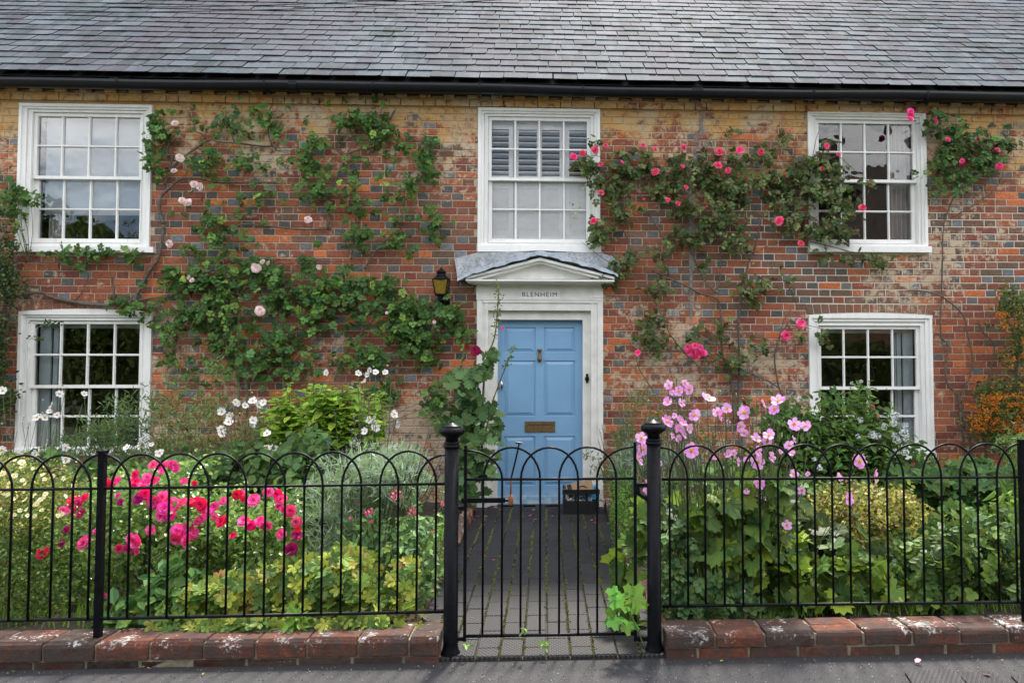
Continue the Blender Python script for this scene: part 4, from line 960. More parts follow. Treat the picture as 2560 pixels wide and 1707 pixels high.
def foliage(par, blobs, Y, dY, tmpls, size, cols, mat='leaf', nobj=300, objname='leaf', stuffname='foliage', bias=(0, -1, .45), spread=.55, droop=.5, surf=.35, dens=1.0, yaw_flat=False):
    """blobs: (px, py, rx, ry, count[, Y offset]).  The leaves that show largest become objects, the others one part of kind stuff."""
    pos = []
    for b in blobs:
        n = max(1, int(b[4]*dens)); Yc = Y+(b[5] if len(b) > 5 else 0)
        u = RS.normal(size=(n, 3)); u /= np.linalg.norm(u, axis=1, keepdims=True); r = rnd(n, 0, 1)**surf
        c = P(b[0], b[1], Yc); R_v = np.array([sz(b[2], Yc), dY, sz(b[3], Yc)])
        if n >= 60:
            k = max(4, n//(22 if n < 600 else 40)); u = u[:k]*(r[:k, None]**.6)*(1+RS.normal(size=(k, 1))*.16); j = RS.randint(0, k, n); q = (u[j]+RS.normal(size=(n, 3))*min(.30, .75/k**.42))*R_v
        else: q = u*r[:, None]*R_v
        pos.append(q+np.array(c))
    pos = np.concatenate(pos); clear = (pos[:, 0] > PL+.05) & (pos[:, 0] < PR-np.where(pos[:, 1] < 5, .30, .08)) & (pos[:, 1] < 6.3) & (pos[:, 1] > 3.5)   # keep the path free
    pos = pos[~clear]; n = len(pos)
    nrm = np.array(bias)[None, :]+RS.normal(size=(n, 3))*spread; d = RS.normal(size=(n, 3)); d[:, 2] -= droop; d[:, 1] -= .3
    R3 = basis(nrm, d); s = size*rnd(n, .65, 1.2); C = pick(cols, n); cl = Cloud()
    idx = np.argsort(pos[:, 1]-s*2)
    if nobj:
        vis = idx[:int(min(nobj, n))]; meshes = [[tmesh(objname, t, mat, c) for c in cols] for t in tmpls]
        for i in vis:
            k = min(range(len(cols)), key=lambda j: abs(cols[j][1]-C[i][1]))
            link(objname, meshes[RS.randint(len(tmpls))][k], par, pos[i], q_of(R3[i]), float(s[i]))
        rest = idx[len(vis):]
    else: rest = idx
    if len(rest):
        tk = RS.randint(0, len(tmpls), len(rest))
        for t in range(len(tmpls)):
            m_ = rest[tk == t]
            if len(m_): cl.add(tmpls[t], pos[m_], R3[m_], s[m_], C[m_])
        putc(stuffname, cl, mat, par)
    return pos
def wood(par, lines, Y0, mat='bark', name='branch', wob=.015, smooth=True):
    LINES.setdefault(par.name, []).extend(lines)
    for ln in lines:
        r0, r1, pts = ln; m_ = len(pts); p3 = []
        for i, q in enumerate(pts):
            Y = Y0+(q[2] if len(q) > 2 else 0)+random.uniform(-wob, wob); p3.append(P(q[0], q[1], Y))
        sp = smoothpath(p3, 3); rad = [r0+(r1-r0)*i/(len(sp)-1) for i in range(len(sp))]; rad = [r*1.22*random.uniform(.85, 1.15) for r in rad]
        m2 = MB(); m2.tube(sp, rad, 6); put(name, m2, mat, par, smooth=True)
def twigs(par, blobs, lines, Y):
    pts = [q for ln in lines for q in ln[2]]; m2 = MB()
    for b in blobs:
        if b[2] > 100: continue
        for _ in range(1+int(b[4]/7)):
            tx_, ty_ = b[0]+random.gauss(0, b[2]*.5), b[1]+random.gauss(0, b[3]*.5)
            near = min(pts, key=lambda q: (q[0]-tx_)**2+(q[1]-ty_)**2*(1 if q[1] > ty_ else 2.2)); p0 = P(near[0], near[1], Y-.01); p1 = P(tx_, ty_, Y-random.uniform(.02, .08))
            if (p1-p0).length > .9: continue
            mid = p0.lerp(p1, .5)+Vector((random.gauss(0, .03), -.01, random.gauss(0, .03))); m2.tube(smoothpath([p0, mid, p1], 3), [.0035-.0003*k for k in range(7)], 4, random.choice([(0.14,0.12,0.06),(0.10,0.07,0.05),(0.12,0.15,0.05)]))
    o = put('twigs', m2, 'leaf', par); o['kind'] = 'stuff'
LINES = {}
def stems(par, tops, base, mat='stem', r=.0022, lean=.25, name='stems', extra=0):
    m2 = MB()
    for p in tops:
        b = Vector((base.x+(p[0]-base.x)*lean+random.gauss(0, .05), base.y+(p[1]-base.y)*.5+random.gauss(0, .05), base.z)); p = Vector(p)
        mid = b.lerp(p, .6)+Vector((random.gauss(0, .03), random.gauss(0, .02), 0)); m2.tube(smoothpath([b, mid, p], 3), r, 4, (0.10, 0.10, 0.05))
    o = put(name, m2, mat, par); o['kind'] = 'stuff'; return o
comp2 = [T_compound(2, .36), T_compound(2, .40, .2), T_compound(1, .42, .1)]
oval = [T_oval(.30, .07, .10), T_oval(.36, .05, .2), T_oval(.26, .1, .05)]
kite = [T_kite(.22, .06), T_kite(.30, .04)]
blade = [T_blade(.06, .2), T_blade(.045, .35)]
palm = [T_palm(5, .42, 25, .10, .07, i) for i in range(3)]
geran = [T_palm(6, .55, 31, .12, .03, i, .35) for i in range(3)]
vine = [T_palm(3, .38, 27, .14, .10, i, .4) for i in range(3)]
WALLY = DW-.05
def base_at(px, Y): p = P(px, 900, Y); return (p.x, Y, 0.05)
def stalks(par, tops, Y, tmpl, size, cols, gap=.05, droop=.5, lean=.5, fill=.75, mat='leaf', nobj=0):
    """upright leafy stalks: paired leaves up each stem"""
    m2 = MB(); pos = []; nr = []; dd = []; ss = []
    for px, py in tops:
        y = Y+random.uniform(-.16, .16); t = P(px, py, y); b = Vector((wl(par).x+(t.x-wl(par).x)*lean, y+random.gauss(0, .04), .05)); mid = b.lerp(t, .55)+Vector((random.gauss(0, .03), 0, 0)); sp = smoothpath([b, mid, t], 6); m2.tube(sp, [.004-.0002*k for k in range(len(sp))], 4, (0.14, 0.2, 0.05))
        L_ = (t-b).length; nn = int(L_/gap)
        for k in range(nn):
            f = 1-k/nn*fill; p = b.lerp(mid, f/.55) if f < .55 else mid.lerp(t, (f-.55)/.45); a0 = k*1.57+random.uniform(-.4, .4); sc = size*(.45+.55*min(1, k/4))*random.uniform(.8, 1.15)
            for h in (0, math.pi):
                d = Vector((math.cos(a0+h), math.sin(a0+h), .45-droop*random.random()*1.6)); pos.append(tuple(p)); dd.append(tuple(d)); nr.append((random.gauss(-d.x*.3, .25), random.gauss(-.25-d.y*.3, .25), 1)); ss.append(sc)
    n = len(pos); cl = Cloud(); C = pick(cols, n); pos = np.array(pos); R3 = basis(np.array(nr), np.array(dd)); ss = np.array(ss); tk = RS.randint(0, len(tmpl), n)
    for t in range(len(tmpl)):
        q = np.where(tk == t)[0]
        if len(q): cl.add(tmpl[t], pos[q], R3[q], ss[q], C[q])
    putc('stalk_leaves', cl, mat, par); o = put('leafy_stalks', m2, 'leaf', par); o['kind'] = 'stuff'
# ================================================================ CLIMBERS ON THE WALL
A = thing('climbing_rose', 'pale pink climbing rose with gnarled branches spread over the wall left of the door', 'climbing rose', base_at(560, DW-.12))
wood(A, [
 (.016,.007,[(409,560),(400,535),(399,503),(403,490),(423,471),(444,452),(465,446),(507,448),(539,455),(589,456),(633,455),(697,457)]),
 (.012,.006,[(411,461),(423,425),(429,391),(421,362),(423,335)]),
 (.011,.007,[(423,429),(448,402),(478,379),(507,360),(526,349),(549,355),(591,358),(655,366),(682,366),(690,377)]),
 (.006,.003,[(516,349),(503,335),(488,328),(484,309),(467,276)]), (.008,.004,[(587,358),(579,335),(570,312),(554,278)]), (.006,.003,[(572,314),(585,295),(598,274)]),
 (.005,.003,[(584,330),(590,315),(603,303),(606,292)]), (.007,.003,[(680,364),(671,335),(672,300),(674,274)]), (.005,.002,[(690,375),(694,350),(690,320)]),
 (.013,.008,[(819,575),(823,530),(823,492),(838,450),(864,396),(868,385),(897,375),(935,368),(960,341),(977,295),(988,276)]),
 (.006,.003,[(868,383),(880,358),(880,333),(874,320),(872,261)]), (.006,.003,[(862,385),(848,375),(848,330),(846,299)]), (.004,.002,[(935,366),(940,330),(930,300),(915,280)]), (.004,.002,[(938,360),(946,310),(955,270)]),
 (.018,.012,[(335,753),(342,739),(359,703),(380,667),(395,646),(405,600),(409,560)]),
 (.010,.016,[(0,745),(17,743),(52,740),(83,733),(109,732),(129,743),(187,755),(244,762),(301,762),(336,752)]), (.009,.006,[(336,752),(385,745),(430,742)]),
 (.009,.007,[(557,581),(595,564),(626,561),(700,569),(740,573),(780,574),(829,572)]), (.006,.005,[(445,705),(521,680),(574,661),(616,650),(740,650),(869,655)]),
 (.008,.005,[(913,672),(929,642),(961,605),(994,577),(1016,565)]), (.004,.004,[(913,672),(880,640),(862,600),(855,560)]),
 (.006,.005,[(730,913),(770,866),(837,814),(864,791)]), (.006,.004,[(737,826),(767,791),(805,771),(859,764),(904,766)]),
 (.010,.006,[(280,690),(282,712),(285,733),(284,752)]), (.007,.004,[(180,755),(205,732),(214,705),(222,690),(212,672),(216,650)]),
 (.005,.004,[(70,655),(160,657),(250,655),(330,650),(390,640)]),
 (.006,.004,[(877,650),(890,560),(884,480)]), (.004,.003,[(1002,567),(1012,500),(1010,470)]), (.004,.003,[(1060,420),(1052,450),(1050,480)]),
], WALLY)
wood(A, [
 (.007,.004,[(837,950),(849,908),(879,863),(919,814),(954,784),(1011,759),(1048,749)]), (.007,.004,[(618,1040),(618,884),(626,802),(628,754),(603,707)]), (.007,.004,[(712,1040),(704,884),(691,791),(685,714),(656,697)]),
 (.008,.005,[(600,1040),(590,884),(574,834),(548,787),(510,745)]), (.006,.004,[(520,1050),(500,980),(460,900),(438,860)]), (.006,.004,[(980,930),(1010,890),(1030,850),(1050,800)]), (.005,.004,[(960,1060),(900,1010),(930,900),(1000,840)]),
 (.005,.003,[(960,830),(1000,790),(1060,750)]), (.004,.003,[(1060,760),(1090,800),(1100,860)]),
], WALLY-.03, 'cane', 'cane')
bl = [(400,340,38,36,22),(385,400,24,55,20),(395,300,30,16,8),(555,300,42,14,7),(600,320,30,14,5),(676,305,30,36,14),(520,385,32,22,10),(505,410,30,22,8),(605,400,34,20,9),(640,480,34,34,9),(770,405,28,60,22),(800,350,40,20,8),(915,300,70,30,26),(950,330,45,26,14),(845,300,24,22,7),
 (1010,355,28,14,6),(1060,390,46,34,24),(1070,440,40,20,14),(1080,350,30,10,4),(800,480,34,46,18),(880,470,24,46,9),(880,520,50,30,10),(1020,480,24,46,12),(1085,560,20,62,18),(980,600,46,26,10),(895,590,42,44,18),(525,545,22,40,12),(540,590,26,20,8),(480,620,30,16,6),(430,690,36,40,20),
 (490,690,56,44,26),(560,740,66,46,32),(480,790,76,36,30),(420,825,22,22,8),(640,680,52,36,22),(690,690,40,40,18),(690,740,56,46,24),(780,720,56,56,32),(760,660,30,40,12),(860,700,36,46,14),(880,740,40,26,12),(960,715,70,26,20),(1000,760,60,30,26),(1040,800,76,44,52),(1120,780,50,44,34),(1150,830,26,40,12),(1000,860,76,50,44),
 (900,880,56,44,22),(940,900,50,30,14),(700,850,54,40,22),(640,900,46,50,20),(430,900,26,50,9),(560,860,56,36,18),(720,930,36,24,8),(770,790,40,26,8),(800,820,20,20,4),(1075,900,30,40,14),(960,980,60,30,20),(1090,1000,40,70,26),
 (210,628,150,12,18),(330,640,40,12,9),(70,495,26,26,9),(25,470,26,50,10),(30,520,30,60,14),(180,655,60,14,6),(340,770,50,22,14),(290,745,30,10,6)]
bl += [(600,480,230,170,70),(900,470,170,170,50),(560,760,210,150,120),(900,790,190,110,100),(680,900,260,60,60)]
foliage(A, bl, WALLY-.06, .085, comp2, .100, [(r_*1.2, g_*1.2, b_*1.1) for r_, g_, b_ in ROSE_L], 'leaf', 300, spread=.6, droop=.35, surf=.75, dens=2.0)
twigs(A, bl, LINES[A.name], WALLY)
flowers(A, 'rose_bloom', 'pale', [(450,395,19),(435,427,14),(485,461,18),(501,468,20),(455,502,17),(470,507,20),(770,550,18),(437,309,17),(424,609,20),(473,694,12),(480,701,12),(657,654,13),(671,658,12),(640,670,22),(649,778,24),(1136,961,22),(968,782,9),(798,668,13),(1086,805,9)], WALLY-.13, 18)
# --- right of the door
B = thing('climbing_rose', 'deep pink climbing rose tangled with clematis between the middle and right upper windows', 'climbing rose', base_at(1800, DW-.12))
wood(B, [
 (.007,.010,[(1627,674),(1669,695),(1711,712),(1754,735),(1791,745),(1800,770),(1804,812),(1806,884),(1830,960),(1835,1060)]), (.007,.005,[(1796,735),(1764,707),(1743,661),(1722,613),(1718,581),(1712,540)]),
 (.006,.005,[(1791,724),(1800,697),(1802,634),(1810,602),(1796,560),(1790,500)]), (.008,.006,[(1621,535),(1638,560),(1657,592),(1669,627),(1671,690)]), (.006,.005,[(1540,500),(1549,560),(1573,602),(1564,644),(1545,670)]),
 (.011,.006,[(1846,1060),(1848,884),(1846,823),(1852,749),(1865,686),(1876,644),(1890,613),(1900,550)]), (.009,.005,[(1962,1000),(1948,970),(1940,930),(1937,890),(1950,840),(1975,800)]), (.007,.006,[(1790,884),(1821,901),(1859,926),(1920,952),(1950,972)]),
 (.004,.003,[(1940,880),(1960,800),(1990,760)]), (.004,.003,[(1875,640),(1930,610),(2010,600)]),
], WALLY)
wood(B, [
 (.005,.003,[(1768,1000),(1766,950),(1760,900),(1740,860)]), (.006,.004,[(1762,930),(1718,888),(1680,842),(1659,802),(1638,756),(1589,712)]), (.006,.003,[(1665,1040),(1627,968),(1598,922),(1588,880)]), (.003,.002,[(1845,1000),(1800,930),(1762,895),(1740,880)]),
 (.005,.003,[(1800,460),(1850,420),(1880,390),(1935,365)]), (.005,.003,[(1990,440),(2030,410),(2062,375)]), (.004,.002,[(2040,420),(2070,400),(2094,388)]), (.004,.002,[(1730,420),(1760,380),(1785,330)]), (.003,.002,[(1950,440),(1965,380),(1975,340)]), (.003,.002,[(2030,400),(2040,350),(2048,325)]),
 (.004,.002,[(1660,430),(1668,390),(1668,350)]), (.003,.002,[(1490,470),(1500,430),(1512,400)]), (.003,.002,[(1800,440),(1812,380),(1822,340)]), (.003,.002,[(1540,420),(1555,380),(1565,345)]),
], WALLY-.04, 'cane', 'cane')
bl = [(1555,390,38,20,12),(1560,420,56,30,30),(1480,420,24,40,14),(1455,410,22,18,10),(1500,460,34,40,18),(1630,425,46,34,26),(1610,385,30,16,8),(1700,400,46,30,16),(1700,450,50,50,26),(1770,400,46,30,20),(1780,440,60,44,36),(1850,400,50,30,20),(1850,440,66,40,40),(1910,380,30,30,14),(1935,460,60,46,52),(2000,420,40,40,30),(2010,470,56,44,44),(2050,400,40,30,18),
 (1985,540,56,54,40),(2085,430,46,36,26),(2075,480,50,40,30),(2085,540,64,50,50),(2110,580,46,24,18),(1545,470,46,40,24),(1560,530,44,50,24),(1495,590,36,36,24),(1500,560,26,30,12),(1700,520,56,36,22),(1650,470,40,30,14),(1800,500,76,40,40),(1800,560,76,40,34),(1840,610,56,34,22),(1740,600,36,36,14),(1700,600,50,30,14),
 (1545,670,36,36,20),(1580,640,30,20,10),(1650,640,36,50,10),(1640,720,40,26,14),(1630,800,36,40,14),(1640,860,46,40,20),(1610,830,26,20,8),(1740,850,36,56,14),(1760,660,26,20,5),(1850,700,30,40,8),(1880,740,36,26,12),(1900,720,20,26,8),(1960,690,36,40,8),(1840,900,50,44,16),(1800,820,24,40,10),(1900,860,30,30,8),
 (2170,640,70,12,10),(2210,650,40,14,8),(2060,640,40,14,5),(2170,460,20,16,5),(2120,520,30,30,10),(2010,840,24,16,4),(2060,830,26,40,7),(1510,700,20,24,6),(1490,350,16,14,5),(2070,350,16,20,5),(1950,340,24,20,6),(1825,330,14,16,4),(1690,560,20,20,5)]
foliage(B, bl, WALLY-.07, .10, comp2, .098, FADE_G, 'leaf', 220, spread=.65, droop=.35, surf=.65, dens=1.75)
twigs(B, bl, LINES[B.name], WALLY)
bl = [(1545,500,30,40,16),(1700,470,60,50,18),(1810,550,90,60,46),(1830,600,70,30,24),(1960,500,90,60,34),(2080,520,60,60,30),(2050,420,60,30,14),(2040,455,14,14,2),(2090,450,40,30,8),(1500,600,40,40,14),(1560,680,40,26,8),(1640,640,40,50,5),(1440,520,24,50,5),(1890,690,30,60,6),(1830,480,60,40,18)]
foliage(B, bl, WALLY-.10, .08, oval, .052, [(0.135,0.203,0.074),(0.176,0.230,0.108),(0.120,0.180,0.068),(0.12,0.085,0.05),(0.270,0.324,0.135)], 'leaf', 80, spread=.5, droop=1.4, surf=.6, stuffname='clematis_foliage')
flowers(B, 'rose_bloom', 'climb', [(1434,393,20),(1456,384,17),(1487,376,20),(1514,365,15),(1502,412,12),(1607,364,13),(1637,373,12),(1708,369,18),(1798,380,22),(1794,414,22),(1820,427,15),(1639,431,22),(1556,406,9),(1707,415,10),(1715,468,12),(1502,482,16),(1669,500,14),(1694,509,14),(1484,553,19),(1850,376,20),(1903,380,17),(2067,366,15),(2096,386,11),(2055,422,13),(1948,553,24),(2156,520,19),(2002,610,17),(2002,809,24),(1964,839,24),(1594,882,16),(1975,328,9),
 (1740,888,26),(1722,872,22,'hot'),(1738,866,20,'hot'),(1758,882,22,'hot'),(1728,880,22,'hot'),(1750,870,18,'hot'),(1610,498,7),(1762,520,7)], WALLY-.17, 17)
C_ = thing('climbing_rose', 'crimson climbing rose on bare twisted stems right of the right upper window', 'climbing rose', base_at(2425, DW-.12)); cbl = [(2385,330,44,44,24),(2395,400,60,46,44),(2440,350,50,44,26),(2450,400,50,40,26),(2500,355,44,24,16),(2345,410,26,40,12),(2360,470,30,20,8),(2345,300,20,26,8)]
wood(C_, [
 (.006,.012,[(2390,470),(2385,490),(2360,560),(2356,640),(2354,745),(2351,790),(2353,844),(2371,862),(2363,910),(2368,958),(2392,988),(2404,1030),(2425,1108),(2440,1240)]), (.006,.009,[(2269,727),(2308,728),(2356,742),(2407,787),(2419,835),(2431,895),(2428,931),(2410,976),(2401,1006)]),
 (.009,.009,[(2401,1030),(2402,1060),(2408,1108),(2412,1220)]), (.006,.008,[(2443,799),(2458,832),(2485,862),(2479,910),(2464,985),(2458,1060),(2470,1160)]), (.006,.004,[(2378,545),(2440,510),(2490,470),(2505,440)]), (.005,.003,[(2466,486),(2462,465),(2475,440),(2490,420)]), (.005,.003,[(2386,480),(2400,440),(2410,380)]), (.005,.003,[(2392,470),(2370,410),(2355,340),(2345,290)]),
], WALLY)
foliage(C_, [(2385,330,44,44,24),(2395,400,60,46,44),(2440,350,50,44,26),(2450,400,50,40,26),(2345,290,20,26,8),(2330,320,16,24,6),(2500,355,44,24,16),(2400,450,40,30,22),(2345,410,26,40,12),(2360,470,30,20,8),(2300,440,14,14,3),(2490,390,30,26,12),(2530,360,30,16,6),(2310,310,24,6,3)], WALLY-.08, .09, comp2, .10, ROSE_G+[(0.09,0.08,0.05),(0.095,0.176,0.081)], 'leaf', 200, spread=.6, droop=.4, surf=.65, dens=1.8)
twigs(C_, cbl, LINES[C_.name], WALLY)
flowers(C_, 'rose_bloom', 'hot', [(2275,281,20),(2277,290,20),(2276,298,17),(2339,305,16),(2369,350,15),(2493,375,14),(2405,404,14),(2497,416,18),(2440,353,8)], WALLY-.17, 16)
# --- evergreens at the two ends of the wall
D_ = thing('evergreen_shrub', 'dark small-leaved evergreen climbing the wall at the left edge', 'shrub', base_at(0, DW-.2))
wood(D_, [(.02,.012,[(-10,1180),(0,1000),(10,800),(15,700)]), (.015,.008,[(0,900),(25,780),(40,640)])], DW-.1)
foliage(D_, [(-10,720,46,100,500),(5,640,36,50,240),(0,850,34,90,420),(-5,980,34,90,420),(30,690,26,50,120),(-60,800,60,300,900),(40,620,20,20,30),(10,560,30,40,60),(120,808,40,10,18),(90,845,30,6,10)], DW-.18, .14, [T_oval(.30,.06,.05)], .036, [(0.053,0.128,0.033),(0.075,0.165,0.042),(0.045,0.105,0.030),(0.108,0.203,0.054)], 'glossleaf', 0, spread=.8, droop=0, surf=.7, dens=1.5)
E_ = thing('firethorn_shrub', 'firethorn shrub laden with orange berries at the right edge of the wall', 'shrub', base_at(2540, DW-.25))
wood(E_, [(.022,.012,[(2520,1200),(2535,1000),(2545,850),(2550,760)]), (.015,.008,[(2530,1050),(2500,1010),(2470,1020)])], DW-.15)
eb = [(2540,770,46,60,420),(2520,760,36,26,120),(2550,860,34,60,300),(2530,905,20,30,60),(2540,1000,80,70,700),(2480,1040,56,46,360),(2500,980,40,30,160),(2560,1100,70,50,350),(2620,950,80,250,900),(2470,815,30,10,18),(2490,1090,50,30,160)]
foliage(E_, eb, DW-.30, .2, [T_oval(.28,.06,.05), T_kite(.28,.05)], .040, [(0.060,0.135,0.038),(0.083,0.173,0.045),(0.121,0.203,0.047),(0.216,0.230,0.054)], 'leaf', 0, spread=.8, droop=0, surf=.7, dens=1.35)
bp = []
for cx_, cy_, rx_, ry_, n_ in ((2505,790,22,12,16),(2520,815,16,10,8),(2552,800,20,30,12),(2560,870,14,30,10),(2450,1050,26,24,40),(2480,1020,40,22,40),(2540,1000,60,26,60),(2520,1060,60,24,60),(2555,1045,30,40,30),(2475,1000,24,14,18),(2500,740,10,8,3),(2530,900,12,24,8),(2440,1070,16,12,14)):
    for _ in range(n_): 
        cxx, cyy = random.gauss(cx_, rx_*.6), random.gauss(cy_, ry_*.6)
        for _ in range(6): bp.append(P(random.gauss(cxx, 3.4), random.gauss(cyy, 2.4), DW-.47+random.uniform(-.05, .08)))
ico = (np.array([(1,0,0),(-1,0,0),(0,1,0),(0,-1,0),(0,0,1),(0,0,-1)], float), [(0,2,4),(2,1,4),(1,3,4),(3,0,4),(2,0,5),(1,2,5),(3,1,5),(0,3,5)])
bp = np.array([tuple(v) for v in bp]); cl = Cloud(); n = len(bp); cl.add(ico, bp, basis(RS.normal(size=(n, 3)), RS.normal(size=(n, 3))), rnd(n, .0045, .0075), pick([(0.75,0.16,0.015),(0.65,0.11,0.01),(0.80,0.26,0.02)], n)); putc('berries', cl, 'petal', E_)
# --- hollyhock
H_ = thing('hollyhock', 'hollyhock with seed spikes and dark red flower beside the blue door', 'hollyhock', base_at(1195, 6.6))
wood(H_, [(.009,.004,[(1205,1250),(1205,1090),(1209,967),(1217,894),(1236,845),(1244,771),(1248,707)]), (.007,.003,[(1210,1100),(1230,1010),(1242,975),(1262,922),(1287,865)]), (.007,.003,[(1165,1240),(1158,1060),(1154,967),(1156,869)])], 6.6, 'cane', 'stalk', wob=.01)
foliage(H_, [(1165,960,46,40,24),(1180,1020,60,46,46),(1190,1090,56,50,44),(1130,1060,36,36,18),(1205,920,24,30,10),(1225,885,20,26,7),(1200,1160,56,40,26),(1240,1080,20,50,10),(1160,1180,40,40,14),(1180,1230,50,20,12)], 6.58, .22, vine, .105, [(0.101,0.203,0.081),(0.090,0.180,0.075),(0.121,0.243,0.088),(0.075,0.165,0.060)], 'leaf', 180, spread=.6, droop=1.0, surf=.6, dens=1.15)
tp = []
for ln in (((1248,707),(1244,771),(1236,845)), ((1287,865),(1262,922)), ((1156,869),(1154,967))):
    for (a, b) in zip(ln[:-1], ln[1:]):
        for i in range(26): u = i/26; tp.append((a[0]+(b[0]-a[0])*u+random.gauss(0, 4), a[1]+(b[1]-a[1])*u, 6, 6, 2))
foliage(H_, tp, 6.55, .02, oval, .028, [(0.270,0.351,0.108),(0.26,0.24,0.10),(0.189,0.297,0.081)], 'leaf', 0, stuffname='seed_pods', spread=1.2)
fm['hh'] = [rose_mesh([(0.22,0.005,0.03),(0.28,0.01,0.04)], 77, 'hollyhock_flower', flat=.3)]
flowers(H_, 'hollyhock_flower', 'hh', [(1189,877,26),(1167,867,13),(1200,880,13),(1256,820,8,'climb')], 6.5, 20)
# ================================================================ LEFT BED
Gd = .05
def bush(name, label, cat, base, blobs, Y, dY, tm, size, cols, mat='leaf', nobj=0, **kw):
    t = thing(name, label, cat, (P(base, 900, Y).x, Y, Gd)); foliage(t, blobs, Y, dY, tm, size, cols, mat, nobj, **kw); return t
def canes(t, tops, Y, n=None, r=.006, mat='bark'):
    for i, q in enumerate(tops):
        b = wl(t)+Vector((random.gauss(0, .05), random.gauss(0, .05), -.03)); p = P(q[0], q[1], Y+random.uniform(-.1, .1)); m2 = MB(); m2.tube(smoothpath([b, b.lerp(p, .5)+Vector((random.gauss(0, .05), 0, random.uniform(0, .08))), p], 3), [r*(1-.6*k/6) for k in range(7)], 5); put('branch', m2, mat, t, smooth=True)
UP = (0, -.55, .85)
# potentilla
pt = bush('potentilla_shrub', 'pale yellow flowering potentilla bush at the left edge behind the fence', 'shrub', 20, [(30,1210,110,70,1500),(90,1270,100,70,1300),(0,1320,90,110,1300),(60,1400,110,80,1100),(130,1250,60,50,500),(0,1480,90,70,600),(-80,1300,100,160,1200)], 4.05, .36, [T_kite(.22,.08), T_oval(.22,.05,.05)], .022, [(0.135,0.203,0.041),(0.203,0.257,0.054),(0.105,0.180,0.038),(0.26,0.25,0.06),(0.075,0.135,0.030)], bias=UP, spread=.8, droop=-.2, surf=.45, dens=1.5)
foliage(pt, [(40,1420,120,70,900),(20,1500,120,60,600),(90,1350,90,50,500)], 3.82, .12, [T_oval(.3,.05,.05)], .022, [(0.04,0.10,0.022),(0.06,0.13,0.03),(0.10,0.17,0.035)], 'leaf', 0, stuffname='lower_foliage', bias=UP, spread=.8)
canes(pt, [(0,1250),(60,1260),(110,1290),(-40,1300)], 4.1)
pf = [(55,1155,17),(6,1183,15),(36,1189,16),(63,1248,16),(93,1259,15),(101,1249,14),(114,1235,15),(82,1240,12),(133,1189,12),(159,1196,13),(112,1197,11),(183,1213,12),(67,1272,12),(87,1289,12),(50,1275,12),(23,1207,12),(20,1235,11)]+[(random.gauss(60, 60), random.uniform(1150, 1290), random.uniform(7, 12)) for _ in range(46)]
flowers(pt, 'potentilla_flower', 'pot', pf, 3.72, 13, jit=.03, yaw=.5, up=.7)
foliage(pt, [(60,1190,100,50,420),(100,1260,90,60,300)], 3.8, .12, [T_kite(.3,.1)], .014, [(0.55,0.45,0.10),(0.45,0.38,0.08),(0.35,0.22,0.05)], 'petal', 0, stuffname='flower_buds', spread=1)
# pink shrub rose
sr = bush('shrub_rose', 'low shrub rose covered in hot pink blooms behind the left fence', 'rose bush', 420, [(400,1230,90,60,520),(450,1290,150,70,900),(300,1290,130,80,800),(200,1310,100,90,560),(600,1280,120,60,800),(660,1330,90,70,560),(400,1380,150,60,640),(560,1390,130,60,600),(200,1400,100,60,360),(440,1190,40,30,160),(700,1290,50,50,220),(300,1440,200,40,300),(140,1370,40,60,150),(520,1450,90,40,160)], 4.25, .34, [T_oval(.36,.06,.1), T_oval(.32,.1,.15)], .034, [(0.075,0.180,0.045),(0.053,0.135,0.038),(0.101,0.216,0.047),(0.135,0.270,0.054),(0.189,0.297,0.068)], 'glossleaf', 0, bias=UP, spread=.75, droop=0, surf=.45, dens=1.35)
canes(sr, [(300,1300),(420,1260),(540,1300),(640,1320),(240,1360),(480,1330),(360,1370)], 4.25, r=.009)
